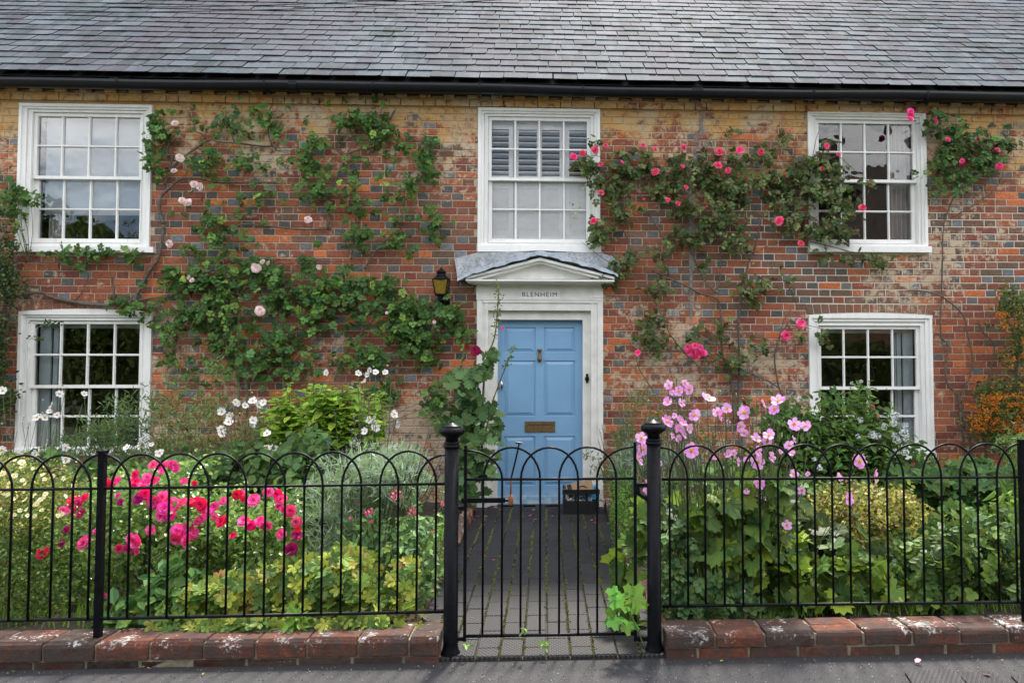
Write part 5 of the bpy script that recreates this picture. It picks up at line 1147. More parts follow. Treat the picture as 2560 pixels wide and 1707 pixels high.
hot0 = [(267,1209,28,'red'),(291,1203,30,'mid'),(339,1185,24,'red'),(338,1206,32,'red'),(362,1208,30,'hot'),(368,1194,26,'mid'),(389,1201,22,'mid'),(362,1234,32,'red'),(385,1256,36,'mid'),(408,1242,36,'hot'),(411,1269,34,'mid'),(406,1290,32,'mid'),(433,1259,38,'hot'),(427,1288,30,'mid'),(383,1162,24,'hot'),(400,1168,22,'mid'),(412,1162,20,'mid'),(429,1160,22,'mid'),(406,1177,20,'mid'),(440,1172,20,'mid'),(183,1250,30,'red'),(198,1255,28,'mid'),(212,1244,26,'red'),(160,1276,26,'mid'),(202,1283,26,'mag'),(185,1276,18,'red'),(176,1262,22,'mid'),(166,1324,20,'mag'),(211,1356,38,'hot'),(107,1382,34,'red'),(154,1357,20,'mag'),(300,1370,26,'mid'),(322,1370,28,'mid'),(339,1354,38,'mid'),(326,1345,26,'mid'),(375,1325,26,'hot'),(241,1327,20,'mid'),(342,1379,16,'mid'),(347,1246,30,'mag'),(303,1255,18,'mag'),(295,1238,16,'mid'),
 (455,1256,28,'hot'),(482,1256,30,'red'),(503,1260,34,'red'),(509,1269,32,'hot'),(492,1252,26,'red'),(432,1265,32,'mid'),(443,1326,34,'mid'),(473,1317,30,'mid'),(442,1347,34,'hot'),(468,1350,36,'hot'),(482,1332,30,'mid'),(458,1336,30,'mid'),(460,1202,18,'mid'),(438,1164,20,'mid'),(556,1303,34,'red'),(583,1338,20,'red'),(558,1252,22,'mid'),(593,1236,26,'red'),(605,1233,22,'mid'),(608,1246,16,'red'),(636,1250,36,'hot'),(671,1229,28,'hot'),(695,1235,28,'red'),(703,1248,32,'hot'),(697,1265,20,'hot'),(709,1271,24,'hot'),(726,1277,32,'hot'),(741,1304,30,'hot'),(703,1334,26,'hot'),(741,1337,28,'mag'),(745,1323,16,'red'),(610,1302,32,'hot'),(627,1313,28,'red'),(650,1302,28,'mid'),(665,1313,30,'hot'),(727,1372,34,'mag'),(537,1265,22,'mid'),(514,1290,18,'mid'),(495,1303,20,'mid'),(537,1292,18,'hot'),(257,1487,26,'hot'),(486,1208,16,'red'),(505,1296,22,'mid'),(525,1278,20,'mid')]
hot = [(q[0], q[1], q[2]*.88, ('hot' if q[3] == 'mid' and random.random() < .35 else q[3])) for q in hot0]
flowers(sr, 'rose_bloom', 'hot', hot, 3.84, 28, jit=.05, yaw=.45, up=.45)
# geranium ground cover
gr = bush('geranium_clump', 'hardy geranium clump with lobed yellow, green and reddening leaves at the front left', 'geranium', 700, [(700,1470,110,50,90),(820,1440,90,60,90),(900,1470,80,60,90),(560,1490,90,40,70),(980,1500,60,50,50),(420,1520,80,40,50),(640,1530,200,26,70),(860,1400,60,40,40),(500,1560,110,16,26),(700,1570,110,12,22),(880,1545,110,24,34),(1010,1440,50,50,26)], 3.72, .11, geran, .060, [(0.26,0.34,0.05),(0.34,0.40,0.06),(0.18,0.30,0.06),(0.42,0.36,0.07),(0.11,0.22,0.06),(0.48,0.22,0.10),(0.30,0.37,0.06),(0.22,0.33,0.05)], 'leaf', 300, bias=(0,-.9,.75), spread=.42, droop=-.2, surf=.6, dens=.95)
foliage(gr, [(700,1566,330,14,110,-.16),(520,1574,150,10,50,-.17),(900,1556,120,14,40,-.16)], 3.72, .03, geran, .058, [(0.15,0.27,0.05),(0.24,0.34,0.06),(0.33,0.36,0.06),(0.10,0.2,0.05)], 'leaf', 90, bias=(0,-.9,.75), spread=.35, surf=.9)
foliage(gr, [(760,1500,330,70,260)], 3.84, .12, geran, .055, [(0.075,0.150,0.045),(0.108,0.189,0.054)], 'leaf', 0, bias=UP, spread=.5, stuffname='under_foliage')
pl = bush('leafy_perennial', 'fresh green leafy perennial between the pink rose and the geraniums', 'plant', 400, [(340,1530,80,40,80),(400,1500,70,50,90),(300,1560,60,24,40),(470,1470,60,40,50),(420,1430,40,30,24)], 3.78, .12, oval, .085, [(0.081,0.216,0.054),(0.121,0.270,0.068),(0.068,0.180,0.053)], 'leaf', 120, bias=(0,-.6,.8), spread=.5, droop=-.3, surf=.6)
wd = bush('green_weed', 'bright green weed growing on the brick kerb by the left fence', 'plant', 742, [(742,1560,26,26,26),(742,1540,16,26,10)], 3.52, .03, [T_oval(.17,.04,.1)], .062, [(0.176,0.378,0.054),(0.135,0.324,0.047)], 'leaf', 60, bias=(0,-.7,.7), spread=.6, droop=-.7, surf=.6)
# lavender left, red valerian, catmint
def lavender(label, base, blobs, spk, Y, seedhead=True, n=1.0):
    t = thing('lavender_bush', label, 'lavender', (P(base, 900, Y).x, Y, Gd)); foliage(t, blobs, Y, .3, [T_blade(.05,.15), T_kite(.07,.03)], .062, [(0.24,0.33,0.24),(0.17,0.26,0.18),(0.30,0.38,0.29),(0.19,0.30,0.12)], 'leaf', 0, bias=(0,-.9,.1), spread=.6, droop=-1.3, surf=.45, stuffname='grey_foliage')
    m2 = MB(); spm = []
    for k in range(3):
        s = MB(); 
        for i in range(16): a = random.uniform(0, 6.28); z = i/16; rr = .16*(1-.5*z); s.add([(rr*math.cos(a), rr*math.sin(a), z), (rr*1.3*math.cos(a+.9), rr*1.3*math.sin(a+.9), z+.04), (rr*.4*math.cos(a+.4), rr*.4*math.sin(a+.4), z+.18)], [(0,1,2)], random.choice([(0.16,0.11,0.32),(0.22,0.15,0.42),(0.12,0.09,0.22)]))
        spm.append(s.mesh('flower_spike', 'petal'))
    for px, py in spk:
        p = P(px, py, Y+random.uniform(-.25, .15)); b = wl(t)+Vector(((p.x-wl(t).x)*.5, (p.y-Y)*.5, .2)); v = (p-b).normalized(); m2.tube([b, b.lerp(p, .6)+Vector((0, 0, .02)), p], .0018, 4, (0.16, 0.2, 0.08))
        link('flower_spike', random.choice(spm), t, p-v*.01, v.to_track_quat('Z', 'Y'), random.uniform(.025, .042))
    o = put('stalks', m2, 'leaf', t); o['kind'] = 'stuff'; return t
lavender('large grey-green lavender bush with purple spikes left of the gate post', 920, [(900,1210,110,60,2200),(1000,1200,80,60,1500),(860,1290,90,70,1500),(960,1160,100,40,900),(850,1350,60,50,600)], [(random.uniform(800,1110), random.gauss(1140,35)) for _ in range(70)]+[(random.uniform(850,1100), random.uniform(1150,1240)) for _ in range(40)], 4.35)
va = thing('red_valerian', 'red valerian with pink flower heads in front of the lavender', 'plant', (P(990, 900, 4.0).x, 4.0, Gd))
foliage(va, [(960,1330,90,60,260),(1040,1340,60,70,240),(930,1390,80,50,180),(1040,1420,50,60,140),(900,1300,40,40,60),(1080,1470,30,50,60)], 4.1, .2, [T_oval(.22,.05,.1), T_oval(.17,.04,.1)], .06, [(0.095,0.203,0.081),(0.121,0.257,0.081),(0.074,0.176,0.074),(0.176,0.324,0.095)], 'leaf', 200, bias=UP, spread=.6, droop=-.5, surf=.5)
hd_ = []
for k in range(2):
    s = MB()
    for i in range(50):
        v = Vector((random.gauss(0, 1), random.gauss(0, 1), random.gauss(0, .8))).normalized()*random.uniform(.25, .5); a = Vector((random.gauss(0, 1), random.gauss(0, 1), random.gauss(0, 1))).normalized()*.09; b = v.cross(a).normalized()*.08; s.add([v-a, v+b, v+a, v-b], [(0,1,2,3)], random.choice([(0.75,0.13,0.25),(0.85,0.25,0.40),(0.65,0.08,0.18)]))
    hd_.append(s.mesh('flower_head', 'petal'))
vt = []
for px, py, s in [(989,1238,34),(921,1281,28),(1032,1279,30),(928,1304,14),(1107,1259,16),(876,1295,12),(1080,1330,12)]: p = P(px, py, 3.95); vt.append(p); link('flower_head', random.choice(hd_), va, p, None, sz(s, 3.95))
stems(va, vt, wl(va))
# box edging beside the path
bush('low_edging_hedge', 'low bright green edging along the left side of the path', 'hedge', 1150, [(1140,1240,26,60,500),(1120,1330,30,80,700),(1100,1430,30,60,400)], 4.6, .35, [T_oval(.32,.05,.05)], .016, [(0.135,0.297,0.054),(0.095,0.230,0.041),(0.203,0.378,0.068)], bias=UP, spread=.8, surf=.5, dens=1.4)
# lawn
gc = Cloud(); n = 26000; xx = rnd(n, -4.6, 5.2); yy = rnd(n, 3.75, 6.2); keep = ~((xx > PL-.12) & (xx < PR+.12)); xx, yy = xx[keep], yy[keep]; n = len(xx)
nn = np.stack([rnd(n, -.5, .5), -np.ones(n), rnd(n, 0, .6)], 1); dd = np.stack([rnd(n, -.35, .35), rnd(n, -.3, .3), np.ones(n)], 1)
gc.add(T_blade(.05, .2), np.stack([xx, yy, np.full(n, .055)], 1), basis(nn, dd), rnd(n, .04, .09), pick([(0.162,0.324,0.041),(0.216,0.378,0.054),(0.108,0.230,0.034)], n)); lawn = link('lawn_grass', gc.mesh('lawn_grass', 'leaf', (0, 0, 0))); tag(lawn, 'short green lawn grass between the flower beds', 'grass'); lawn['kind'] = 'stuff'
# wall-side mid bed, left: feathery greens, phlox-like leaves, white anemones
BLD = [T_blade(.045,.15), T_kite(.10,.03)]
bush('rosemary_bush', 'feathery rosemary bush in front of the lower left window', 'shrub', 270, [(260,1080,60,40,650),(180,1120,60,30,400),(335,1070,36,60,460),(220,1150,120,26,700),(330,1130,60,34,420),(275,1020,26,26,70),(347,1010,12,40,80)], 6.3, .25, BLD, .060, [(0.121,0.216,0.081),(0.090,0.180,0.068),(0.162,0.270,0.081),(0.135,0.189,0.095)], bias=(0,-1,.2), spread=.7, droop=-1.0, surf=.5, dens=1.1)
bush('aster_clump', 'tall wispy aster foliage against the wall left of centre', 'plant', 470, [(430,1050,40,80,620),(520,1050,50,80,520),(480,1120,110,50,1000),(520,920,24,50,110),(420,980,26,60,150),(600,1120,80,50,800),(390,1130,50,50,600),(560,1180,160,40,1100),(640,1080,60,50,600),(150,1180,160,40,700)], 6.2, .28, BLD, .062, [(0.121,0.203,0.068),(0.090,0.165,0.060),(0.176,0.270,0.081),(0.12,0.10,0.05)], bias=(0,-1,.2), spread=.75, droop=-.9, surf=.5)
bush('dark_foliage_plants', 'dark leafy plants filling the middle of the left bed', 'plants', 700, [(620,1190,200,50,700),(800,1200,120,60,600),(500,1230,150,40,400),(760,1270,60,60,300),(340,1200,200,40,500),(640,1150,140,40,400),(760,1130,80,60,400)], 5.6, .35, oval, .085, [(0.053,0.128,0.045),(0.075,0.165,0.053),(0.095,0.189,0.054)], bias=UP, spread=.6, surf=.5)
ph = thing('leafy_perennial', 'tall bright green leafy perennial against the wall right of the white anemones', 'plant', (P(820, 900, 6.0).x, 6.0, Gd))
foliage(ph, [(800,1090,100,50,170),(870,1100,60,50,90),(740,1090,40,50,60)], 6.15, .2, [T_oval(.24,.06,.2)], .08, [(0.10,0.22,0.035),(0.07,0.16,0.03)], 'leaf', 120, bias=(0,-.9,.6), spread=.6, droop=1.0, surf=.6)
stalks(ph, [(random.gauss(805, 66), random.uniform(958, 1040)) for _ in range(72)]+[(random.uniform(690, 940), random.uniform(1030, 1090)) for _ in range(26)], 5.95, [T_oval(.22,.06,.25), T_oval(.26,.05,.3)], .112, [(0.23,0.42,0.05),(0.30,0.48,0.06),(0.16,0.33,0.04),(0.36,0.48,0.07)], gap=.045)
canes(ph, [(740,980),(800,960),(860,980),(900,1010),(770,1000),(830,990),(720,1010)], 6.0, r=.004, mat='cane')
groups = [('white japanese anemones in front of the lower left window', 110, [(7,977),(149,984,18),(210,984,15),(130,1013),(124,1028,14),(143,1037,16),(93,1043),(112,1043,18),(73,1062,26),(55,1048,14),(118,1104),(163,1118,20),(88,1135,22),(4,1125),(165,1147),(34,1152,16),(104,1170,16)]),
 ('white japanese anemones along the wall between window and bright green perennial', 600, [(318,1119,20),(349,1116,20),(378,1111,12),(399,1132),(555,1029),(574,1040,20),(571,1055),(553,1073),(555,1084,20),(589,1005,18),(598,1009,18),(613,1014,17),(632,1002,22),(647,1011,20),(658,1006,18),(632,1051),(631,1058),(668,1083,20),(668,1120,20),(677,1119,18),(689,1121,17),(652,1142,15),(570,1156,22),(595,1196,22),(645,1180,23),(816,931,17),(508,1170,16)]),
 ('white japanese anemones among the climbing rose left of the hollyhock', 930, [(896,933,17),(923,925,14),(919,937,16),(939,930,16),(963,931,16),(912,952,16),(985,1035),(924,1049,22),(937,1048),(939,1069,24),(996,1060,23),(913,1078,20)])]
for lab, bx_, pts in groups:
    Y = 5.6; t = thing('anemone_plant', lab, 'anemone', (P(bx_, 900, Y).x, Y, Gd)); tops = flowers(t, 'anemone_flower', 'anw', pts, Y, 22, yaw=.8, up=.4)
    bq_ = np.array([tuple(P(q[0]+random.gauss(0, 24), q[1]+random.gauss(-4, 16), Y)) for q in pts]); bc_ = Cloud(); bc_.add(ico, bq_, basis(RS.normal(size=(len(bq_), 3)), RS.normal(size=(len(bq_), 3))), rnd(len(bq_), .006, .011), pick([(0.42,0.42,0.16),(0.6,0.58,0.45)], len(bq_))); putc('flower_buds', bc_, 'petal', t)
    tops += [P(q[0]+random.gauss(0, 26), q[1]+random.gauss(8, 18), Y) for q in pts]; stems(t, tops, wl(t), r=.002, lean=.55)
    foliage(t, [(bx_, 1190, 120, 40, 70)], Y, .2, palm, .11, [(0.081,0.176,0.061),(0.108,0.230,0.068)], 'leaf', 70, bias=UP, spread=.5)
fmh = []
for k in range(3):
    s = MB()
    for i in range(46):
        v = Vector((random.gauss(0, 1), random.gauss(0, 1), random.gauss(0, .8))).normalized()*random.uniform(.32, .5)
        t1 = v.orthogonal().normalized(); t2 = v.normalized().cross(t1)
        for q in range(4): a = q*1.57+random.uniform(0, .5); d = (t1*math.cos(a)+t2*math.sin(a))*.10; e = (t1*math.cos(a+.9)+t2*math.sin(a+.9))*.09; s.add([v, v+d, v+e], [(0,1,2)], random.choice([(0.84,0.84,0.85),(0.74,0.76,0.78)]))
    fmh.append(s.mesh('phlox_head', 'petal'))
fm['phx'] = fmh
wp = thing('phlox_plant', 'small white phlox heads above the left lavender', 'phlox', (P(940, 900, 5.3).x, 5.3, Gd)); tops = flowers(wp, 'phlox_head', 'phx', [(888,1108,28),(993,1118,20)], 5.3, 26); stems(wp, tops, wl(wp), r=.003)
# ================================================================ RIGHT BED
bush('low_edging_hedge', 'low bright green box edging along the right side of the path', 'hedge', 1540, [(1535,1240,22,50,700),(1545,1300,28,50,800),(1560,1250,40,60,700),(1560,1350,30,60,500)], 5.2, .4, [T_oval(.32,.05,.05)], .017, [(0.162,0.351,0.054),(0.108,0.257,0.041),(0.230,0.420,0.068)], bias=UP, spread=.8, surf=.5, dens=1.4)
lavender('silver lavender with long purple spikes between the door and the pink anemones', 1590, [(1590,1180,60,60,1300),(1620,1240,60,50,700),(1680,1180,70,60,900),(1740,1200,60,60,500),(1560,1150,30,40,240)], [(1500,1080),(1497,1105),(1512,1125),(1506,1070)]+[(random.uniform(1535,1700), random.gauss(1080,40)) for _ in range(46)], 5.4)
bush('wispy_perennial', 'wispy fine-leaved stems against the wall right of the door', 'plant', 1560, [(1560,1100,40,60,500),(1600,1020,50,50,220),(1500,1160,26,50,60),(1540,1190,50,50,500),(1660,1060,50,60,300),(1760,1080,60,60,300),(1470,1150,16,30,24)], 6.4, .2, BLD, .06, [(0.121,0.203,0.068),(0.176,0.257,0.095),(0.216,0.230,0.108)], bias=(0,-1,.1), spread=.7, droop=-1.2, surf=.6)
# phlox in front of the lower right window
px_ = bush('phlox_plant', 'bushy phlox with white flower heads in front of the lower right window', 'phlox', 2080, [(1990,1050,70,50,300),(2060,1060,70,50,300),(2120,1080,80,60,380),(2160,1010,40,40,90),(2000,1110,110,50,420),(2140,1140,110,50,420),(2200,1100,60,50,200),(1920,1040,50,40,160),(1960,1160,100,50,340),(2100,1190,130,40,380),(2150,975,24,30,26),(2070,1000,50,30,70),(2250,1140,60,30,120),(1900,1180,80,50,240)], 6.0, .3, [T_oval(.24,.06,.2), T_oval(.20,.06,.15)], .072, [(0.081,0.189,0.047),(0.068,0.165,0.045),(0.115,0.243,0.054),(0.149,0.284,0.068)], 'leaf', 280, bias=(0,-.8,.7), spread=.55, droop=.5, surf=.55, dens=.7)
stalks(px_, [(random.uniform(1900, 2260), random.uniform(1000, 1120)) for _ in range(60)]+[(2150,958),(2128,962),(2176,952),(2060,1000),(2100,985),(2200,1040),(2020,1010)], 5.9, [T_oval(.20,.06,.2), T_oval(.17,.05,.25)], .085, [(0.09,0.20,0.04),(0.07,0.16,0.035),(0.13,0.26,0.05),(0.05,0.12,0.03)], gap=.04)
canes(px_, [(2150,960),(2128,962),(2175,950),(2060,1000),(2100,990),(2200,1040),(2240,1060),(1990,1010)], 6.0, r=.004, mat='cane')
flowers(px_, 'phlox_head', 'phx', [(2151,1050,18),(2238,1039,26),(2234,1058,22),(2211,1066,20),(2263,1064,20),(2260,1081,26),(2265,1094,20),(2181,1087,24),(2194,1091,20),(2145,1091,16),(2242,1100,24),(2236,1088,18),(2263,1130,22),(2240,1128,18),(2036,1148,14),(2048,1168,20),(2058,1212,20),(1997,996,14),(2001,1237,24),(2010,1246,24),(2153,953,10),(2129,957,9),(1819,1056,22)], 5.5, 20)
flowers(px_, 'rose_bloom', 'red', [(2180,1018,14),(2192,1040,14)], 6.4, 14)
bush('cranesbill_foliage', 'dark green cut-leaved plants below the lower right window', 'plants', 2380, [(2330,1240,90,50,180),(2430,1220,90,50,180),(2400,1290,110,50,180),(2260,1220,50,40,70),(2480,1180,40,30,40),(2510,1260,60,60,120),(2340,1190,50,16,30),(2410,1180,40,16,24)], 5.6, .35, palm, .13, [(0.060,0.158,0.053),(0.074,0.176,0.054),(0.101,0.209,0.061)], 'leaf', 260, bias=UP, spread=.5, surf=.55)
bush('goldenrod_clump', 'tall feathery green plant by the right fence post', 'plant', 2540, [(2540,1160,34,60,700),(2560,1230,40,60,500),(2530,1110,16,24,80),(2580,1120,40,60,400)], 4.6, .15, BLD, .05, [(0.189,0.338,0.081),(0.135,0.257,0.068),(0.243,0.405,0.108)], bias=(0,-1,.2), spread=.7, droop=-.9, surf=.6)
bush('long_leaved_plant', 'plant with long drooping light green leaves at the right edge', 'plant', 2530, [(2530,1290,30,70,60),(2550,1340,30,60,40)], 4.3, .12, [T_oval(.10,.05,.5), T_oval(.08,.05,.7)], .17, [(0.176,0.324,0.068),(0.230,0.378,0.081)], 'leaf', 60, bias=(0,-.9,.4), spread=.5, droop=1.6)
# golden spiraea
bush('golden_spiraea', 'golden-leaved spiraea shrub in the middle of the right bed', 'shrub', 2200, [(2130,1280,80,50,900),(2200,1300,100,70,1500),(2260,1280,60,50,700),(2130,1340,70,40,600),(2320,1310,60,40,500),(2060,1260,30,40,180),(2180,1240,60,26,260),(2370,1320,40,30,180)], 4.45, .3, [T_oval(.28,.06,.05), T_kite(.25,.06)], .034, [(0.50,0.47,0.08),(0.38,0.38,0.07),(0.14,0.22,0.04),(0.34,0.36,0.07),(0.34,0.17,0.07),(0.70,0.64,0.18),(0.20,0.11,0.05)], bias=UP, spread=.75, droop=-.4, surf=.5, dens=1.2)
# green rose bushes at front right
gb = bush('green_rose_bush', 'leafy rose bush without flowers behind the right end of the fence', 'rose bush', 2400, [(2300,1400,90,60,140),(2400,1400,90,60,140),(2480,1370,80,70,130),(2350,1470,120,50,150),(2480,1470,80,60,110),(2260,1450,70,60,80),(2440,1330,90,40,90),(2340,1340,80,40,80),(2550,1420,60,110,110),(2400,1530,160,24,70)], 3.95, .22, comp2, .105, [(0.065,0.15,0.035),(0.04,0.10,0.028),(0.11,0.21,0.04),(0.15,0.26,0.05),(0.035,0.085,0.025)], 'leaf', 300, bias=(0,-.7,.8), spread=.7, droop=0, surf=.55, dens=1.0)
canes(gb, [(2330,1400),(2420,1380),(2480,1400),(2280,1440)], 4.0, r=.005)
gb2 = bush('green_rose_bush', 'low dark leafy rose bush at the foot of the right gate post', 'rose bush', 1740, [(1720,1420,70,50,70),(1760,1480,80,40,70),(1700,1500,50,40,50),(1840,1500,80,40,60),(1760,1540,110,20,44),(1920,1530,70,24,34),(1700,1340,40,50,30)], 3.8, .13, comp2, .095, [(0.075,0.180,0.068),(0.060,0.143,0.053),(0.108,0.216,0.081)], 'leaf', 260, bias=(0,-.8,.7), spread=.5, droop=.2, surf=.55)
# pink japanese anemones
pa = thing('anemone_plant', 'tall clump of pink japanese anemones with large lobed leaves behind the right fence', 'anemone', (P(1860, 900, 3.95).x, 3.95, Gd))
pink = [(1673,963,27),(1698,978,29),(1680,981,16),(1712,958,20),(1723,973,28),(1670,1004,27),(1703,1007,24),(1772,997,38),(1737,1038,32),(1793,1031,28),(1800,1045,18),(1817,1021,27),(1861,1032,36),(1855,1020,20),(1668,1054,36),(1687,1040,16),(1700,1050,27),(1709,1058,20),(1688,1071,24),(1700,1069,22),(1723,1071,24),(1709,1086,22),(1603,1096,32),(1607,1122,32),(1596,1146,34),(1653,1159,16),(1729,1126,40),(1850,1066,28),(1861,1081,22),(1890,1096,27),(1822,1134,24),(1834,1131,18),(1844,1154,24),(1787,1143,16),(1894,1155,38),(1907,1008,24),(1945,1002,36),(1937,1022,33),(1985,1060,34),(2014,1065,28),(1922,1088,32),(1918,1100,30),(1894,1127,28),(1927,1142,30),(1974,1113,26),(1983,1098,20),(1979,1132,20),(1951,1128,14),(1983,1184,26),(2020,1184,14),(2148,1153,38),(2097,1193,26),(2187,1190,36),(1898,1207,32),(2005,1225,24),(2122,1246,34),(1949,1246,26),(1866,1229,18),(1968,1312,26),(1857,1477,14),(1620,1217,36),(1695,1095,20),(1680,1090,18),(1866,1148,16)]
tops = flowers(pa, 'anemone_flower', 'anp', pink, 3.72, 30, jit=.07, yaw=.85, up=.45)
st = [p for p in tops]+[P(random.gauss(1800, 120), random.gauss(1080, 60), 3.85) for _ in range(40)]
m2 = MB()
for p in st:
    b = Vector((p.x*.55+P(1830, 900, 3.9).x*.45+random.gauss(0, .05), 3.95, .05)); m2.tube(smoothpath([b, b.lerp(p, .5)+Vector((random.gauss(0, .03), .02, 0)), p+Vector((0, .03, -.03)), p], 3), .0023, 4, (0.13, 0.11, 0.06))
o = put('stems', m2, 'stem', pa); o['kind'] = 'stuff'
bc = Cloud(); bq = np.array([tuple(P(random.gauss(1830, 130), random.gauss(1075, 60), 3.8)) for _ in range(60)]); bc.add(ico, bq, basis(RS.normal(size=(60, 3)), RS.normal(size=(60, 3))), rnd(60, .005, .008), pick([(0.30,0.28,0.05),(0.30,0.12,0.2)], 60)); putc('flower_buds', bc, 'petal', pa)
lb = [(1900,1280,60,50,26),(1860,1330,70,50,34),(1960,1370,80,60,40),(1900,1420,80,50,36),(2020,1400,70,50,30),(2090,1420,60,40,22),(2000,1470,100,40,34),(2150,1420,50,50,18),(1820,1250,60,40,22),(1760,1270,60,50,22),(1800,1380,60,50,20),(2100,1490,90,30,24),(1930,1210,60,30,16),(1760,1330,50,40,14),(1960,1500,60,20,12),(2220,1450,50,40,14),(1570,1480,36,40,12),(1560,1420,30,40,10),(1590,1380,30,50,12),(1570,1540,30,30,10),(1600,1300,30,50,12)]
foliage(pa, lb, 3.85, .13, palm+vine, .112, [(0.19,0.30,0.035),(0.10,0.20,0.04),(0.26,0.36,0.04),(0.065,0.14,0.035),(0.05,0.11,0.03),(0.08,0.17,0.04),(0.14,0.25,0.04)], 'leaf', 300, bias=(0,-.7,.7), spread=.75, droop=1.0, surf=.5, dens=.78)
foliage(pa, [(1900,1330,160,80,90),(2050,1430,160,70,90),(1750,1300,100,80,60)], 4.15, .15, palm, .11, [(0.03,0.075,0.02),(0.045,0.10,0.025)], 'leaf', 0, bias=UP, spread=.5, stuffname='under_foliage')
bush('dark_foliage_plants', 'dark mixed greenery filling the middle of the right bed', 'plants', 1900, [(1800,1200,150,50,500),(1900,1250,150,60,500),(2080,1240,150,40,400),(1700,1300,100,60,300),(1980,1300,100,30,200),(2420,1380,200,60,500)], 5.0, .3, oval, .07, [(0.060,0.150,0.045),(0.081,0.176,0.047),(0.121,0.243,0.068)], bias=UP, spread=.6, surf=.5, dens=1.1)
mp_ = bush('maple_leaved_seedling', 'bright green lobed-leaved shoot poking through the gate beside the right post', 'plant', 1560, [(1560,1505,36,26,4),(1540,1545,18,18,2),(1585,1560,20,20,2)], 3.40, .03, palm, .085, [(0.12,0.27,0.045),(0.15,0.420,0.081)], 'leaf', 30, bias=(0,-1,.35), spread=.45, droop=1.4)
wood(mp_, [(.003,.002,[(1610,1620),(1590,1560),(1565,1520)])], 3.42, 'cane', 'stalk')
# clutter on the bed edge: dead stalks by the left kerb
ds = MB()
for _ in range(26): a = P(random.uniform(900, 1090), random.uniform(1540, 1560), 3.64); b = a+Vector((random.gauss(0, .09), random.gauss(0, .03), random.uniform(0, .06))); ds.tube([a, b], .0018, 4, (0.42, 0.30, 0.17))
o = put('dead_stalks', ds, 'stem'); o.data.materials.clear(); o.data.materials.append(M['leaf']); tag(o, 'dry straw-coloured stalks lying behind the left kerb', 'dead stalks'); o['kind'] = 'stuff'
# edging bricks set on the slant along the path
EC = [(0.20,0.11,0.08),(0.25,0.12,0.09),(0.16,0.10,0.08)]
for side in (0, 1):
    be = thing('path_edging', 'slanted brick edging along the %s side of the path' % ('crate' if side else 'lever-arm'), 'path edging', ((PL-.03) if side == 0 else (PR+.03), 5.3, 0)); be['label'] = 'row of slanted edging bricks beside the path, on the %s' % ('side where the black crate stands' if side else 'side away from the black crate')
    for k in range(26):
        y = 3.75+k*.125; x = (PL-.035) if side == 0 else (PR+.035); m2 = MB(); m2.box(-.032, .032, -.05, .05, -.07, (.075 if y > 5.9 else .03), random.choice(EC)); o = link('brick', m2.mesh('brick', 'kerb'), be, (x+random.gauss(0, .006), y, .03), Euler((R(34), random.gauss(0, .06), random.gauss(0, .08))).to_quaternion())
# ================================================================ SMALL THINGS
cr0 = G(1408, 1290); cr1 = G(1498, 1290); cw = cr1.x-cr0.x; cx = (cr0.x+cr1.x)/2; cyy = cr0.y; ch = .225; cd = .30
ct = thing('bottle_crate', 'open black plastic crate of boxes standing by the front door', 'crate', (cx, cyy+cd/2, .012))
m2 = MB(); x0, x1, y0, y1, z0 = cx-cw/2, cx+cw/2, cyy, cyy+cd, .014; t_ = .006
m2.box(x0, x1, y0, y1, z0, z0+.01)
for (a, b, c, d) in ((x0, x1, y0, y0+t_), (x0, x1, y1-t_, y1), (x0, x0+t_, y0+t_, y1-t_), (x1-t_, x1, y0+t_, y1-t_)): m2.box(a, b, c, d, z0+.01, z0+.125); m2.box(a, b, c, d, z0+.19, z0+ch)
put('crate_body', m2, 'crate', ct)
m2 = MB(); m2.box(x0-.006, x1+.006, y0-.008, y1+.008, z0+ch-.006, z0+ch+.008); m3 = MB(); m3.ring((x0-.007, x1+.007, z0+.188, z0+ch+.006), (x0+.004, x1-.004, z0+.192, z0+ch-.0), y0-.008, y0); put('crate_rim', m3, 'crate', ct)
for u in np.linspace(0, 1, 4):
    m2 = MB(); xx_ = x0+u*(cw-.022); m2.box(xx_, xx_+.022, y0, y0+.008, z0+.12, z0+.195)
    if u in (0, 1): m2.box(xx_, xx_+.022, y0-.004, y0, z0, z0+.2)
    put('crate_strut', m2, 'crate', ct)
bxo = thing('cardboard_box', 'torn brown cardboard parcel lying on top of the black crate', 'cardboard box', (cx-.03, cyy+.12, z0+.19))
m2 = MB(); m2.box(-.125, .125, -.07, .07, -.055, .055); o = link('carton', m2.mesh('carton', 'card'), bxo, (cx-.015, cyy+.12, z0+.225), Euler((R(-8), R(-11), R(6))).to_quaternion()); tile = o
m2 = MB(); m2.box(-.115, -.075, -.0725, -.0705, -.055, .055, mi=0); link('packing_tape', m2.mesh('packing_tape', 'ink'), bxo, (cx-.015, cyy+.12, z0+.225), Euler((R(-8), R(-11), R(6))).to_quaternion())
m2 = MB(); arc = [(-.035+.105*u, -.0735, -.012+.030*math.sin(math.pi*u)) for u in np.linspace(0, 1, 12)]; m2.tube(arc, [.002]+[.0036]*10+[.002], 5); link('printed_arc', m2.mesh('printed_arc', 'ink'), bxo, (cx-.015, cyy+.12, z0+.225), Euler((R(-8), R(-11), R(6))).to_quaternion())
m2 = MB(); m2.box(-.09, .09, -.05, .05, -.06, .06); o = link('blue_carton', m2.mesh('blue_carton', 'tape'), None, (cx+.07, cyy+.20, z0+.165), Euler((0, R(-6), R(3))).to_quaternion()); tag(o, 'bright blue packet behind the brown parcel in the crate', 'packet')
m2 = MB()
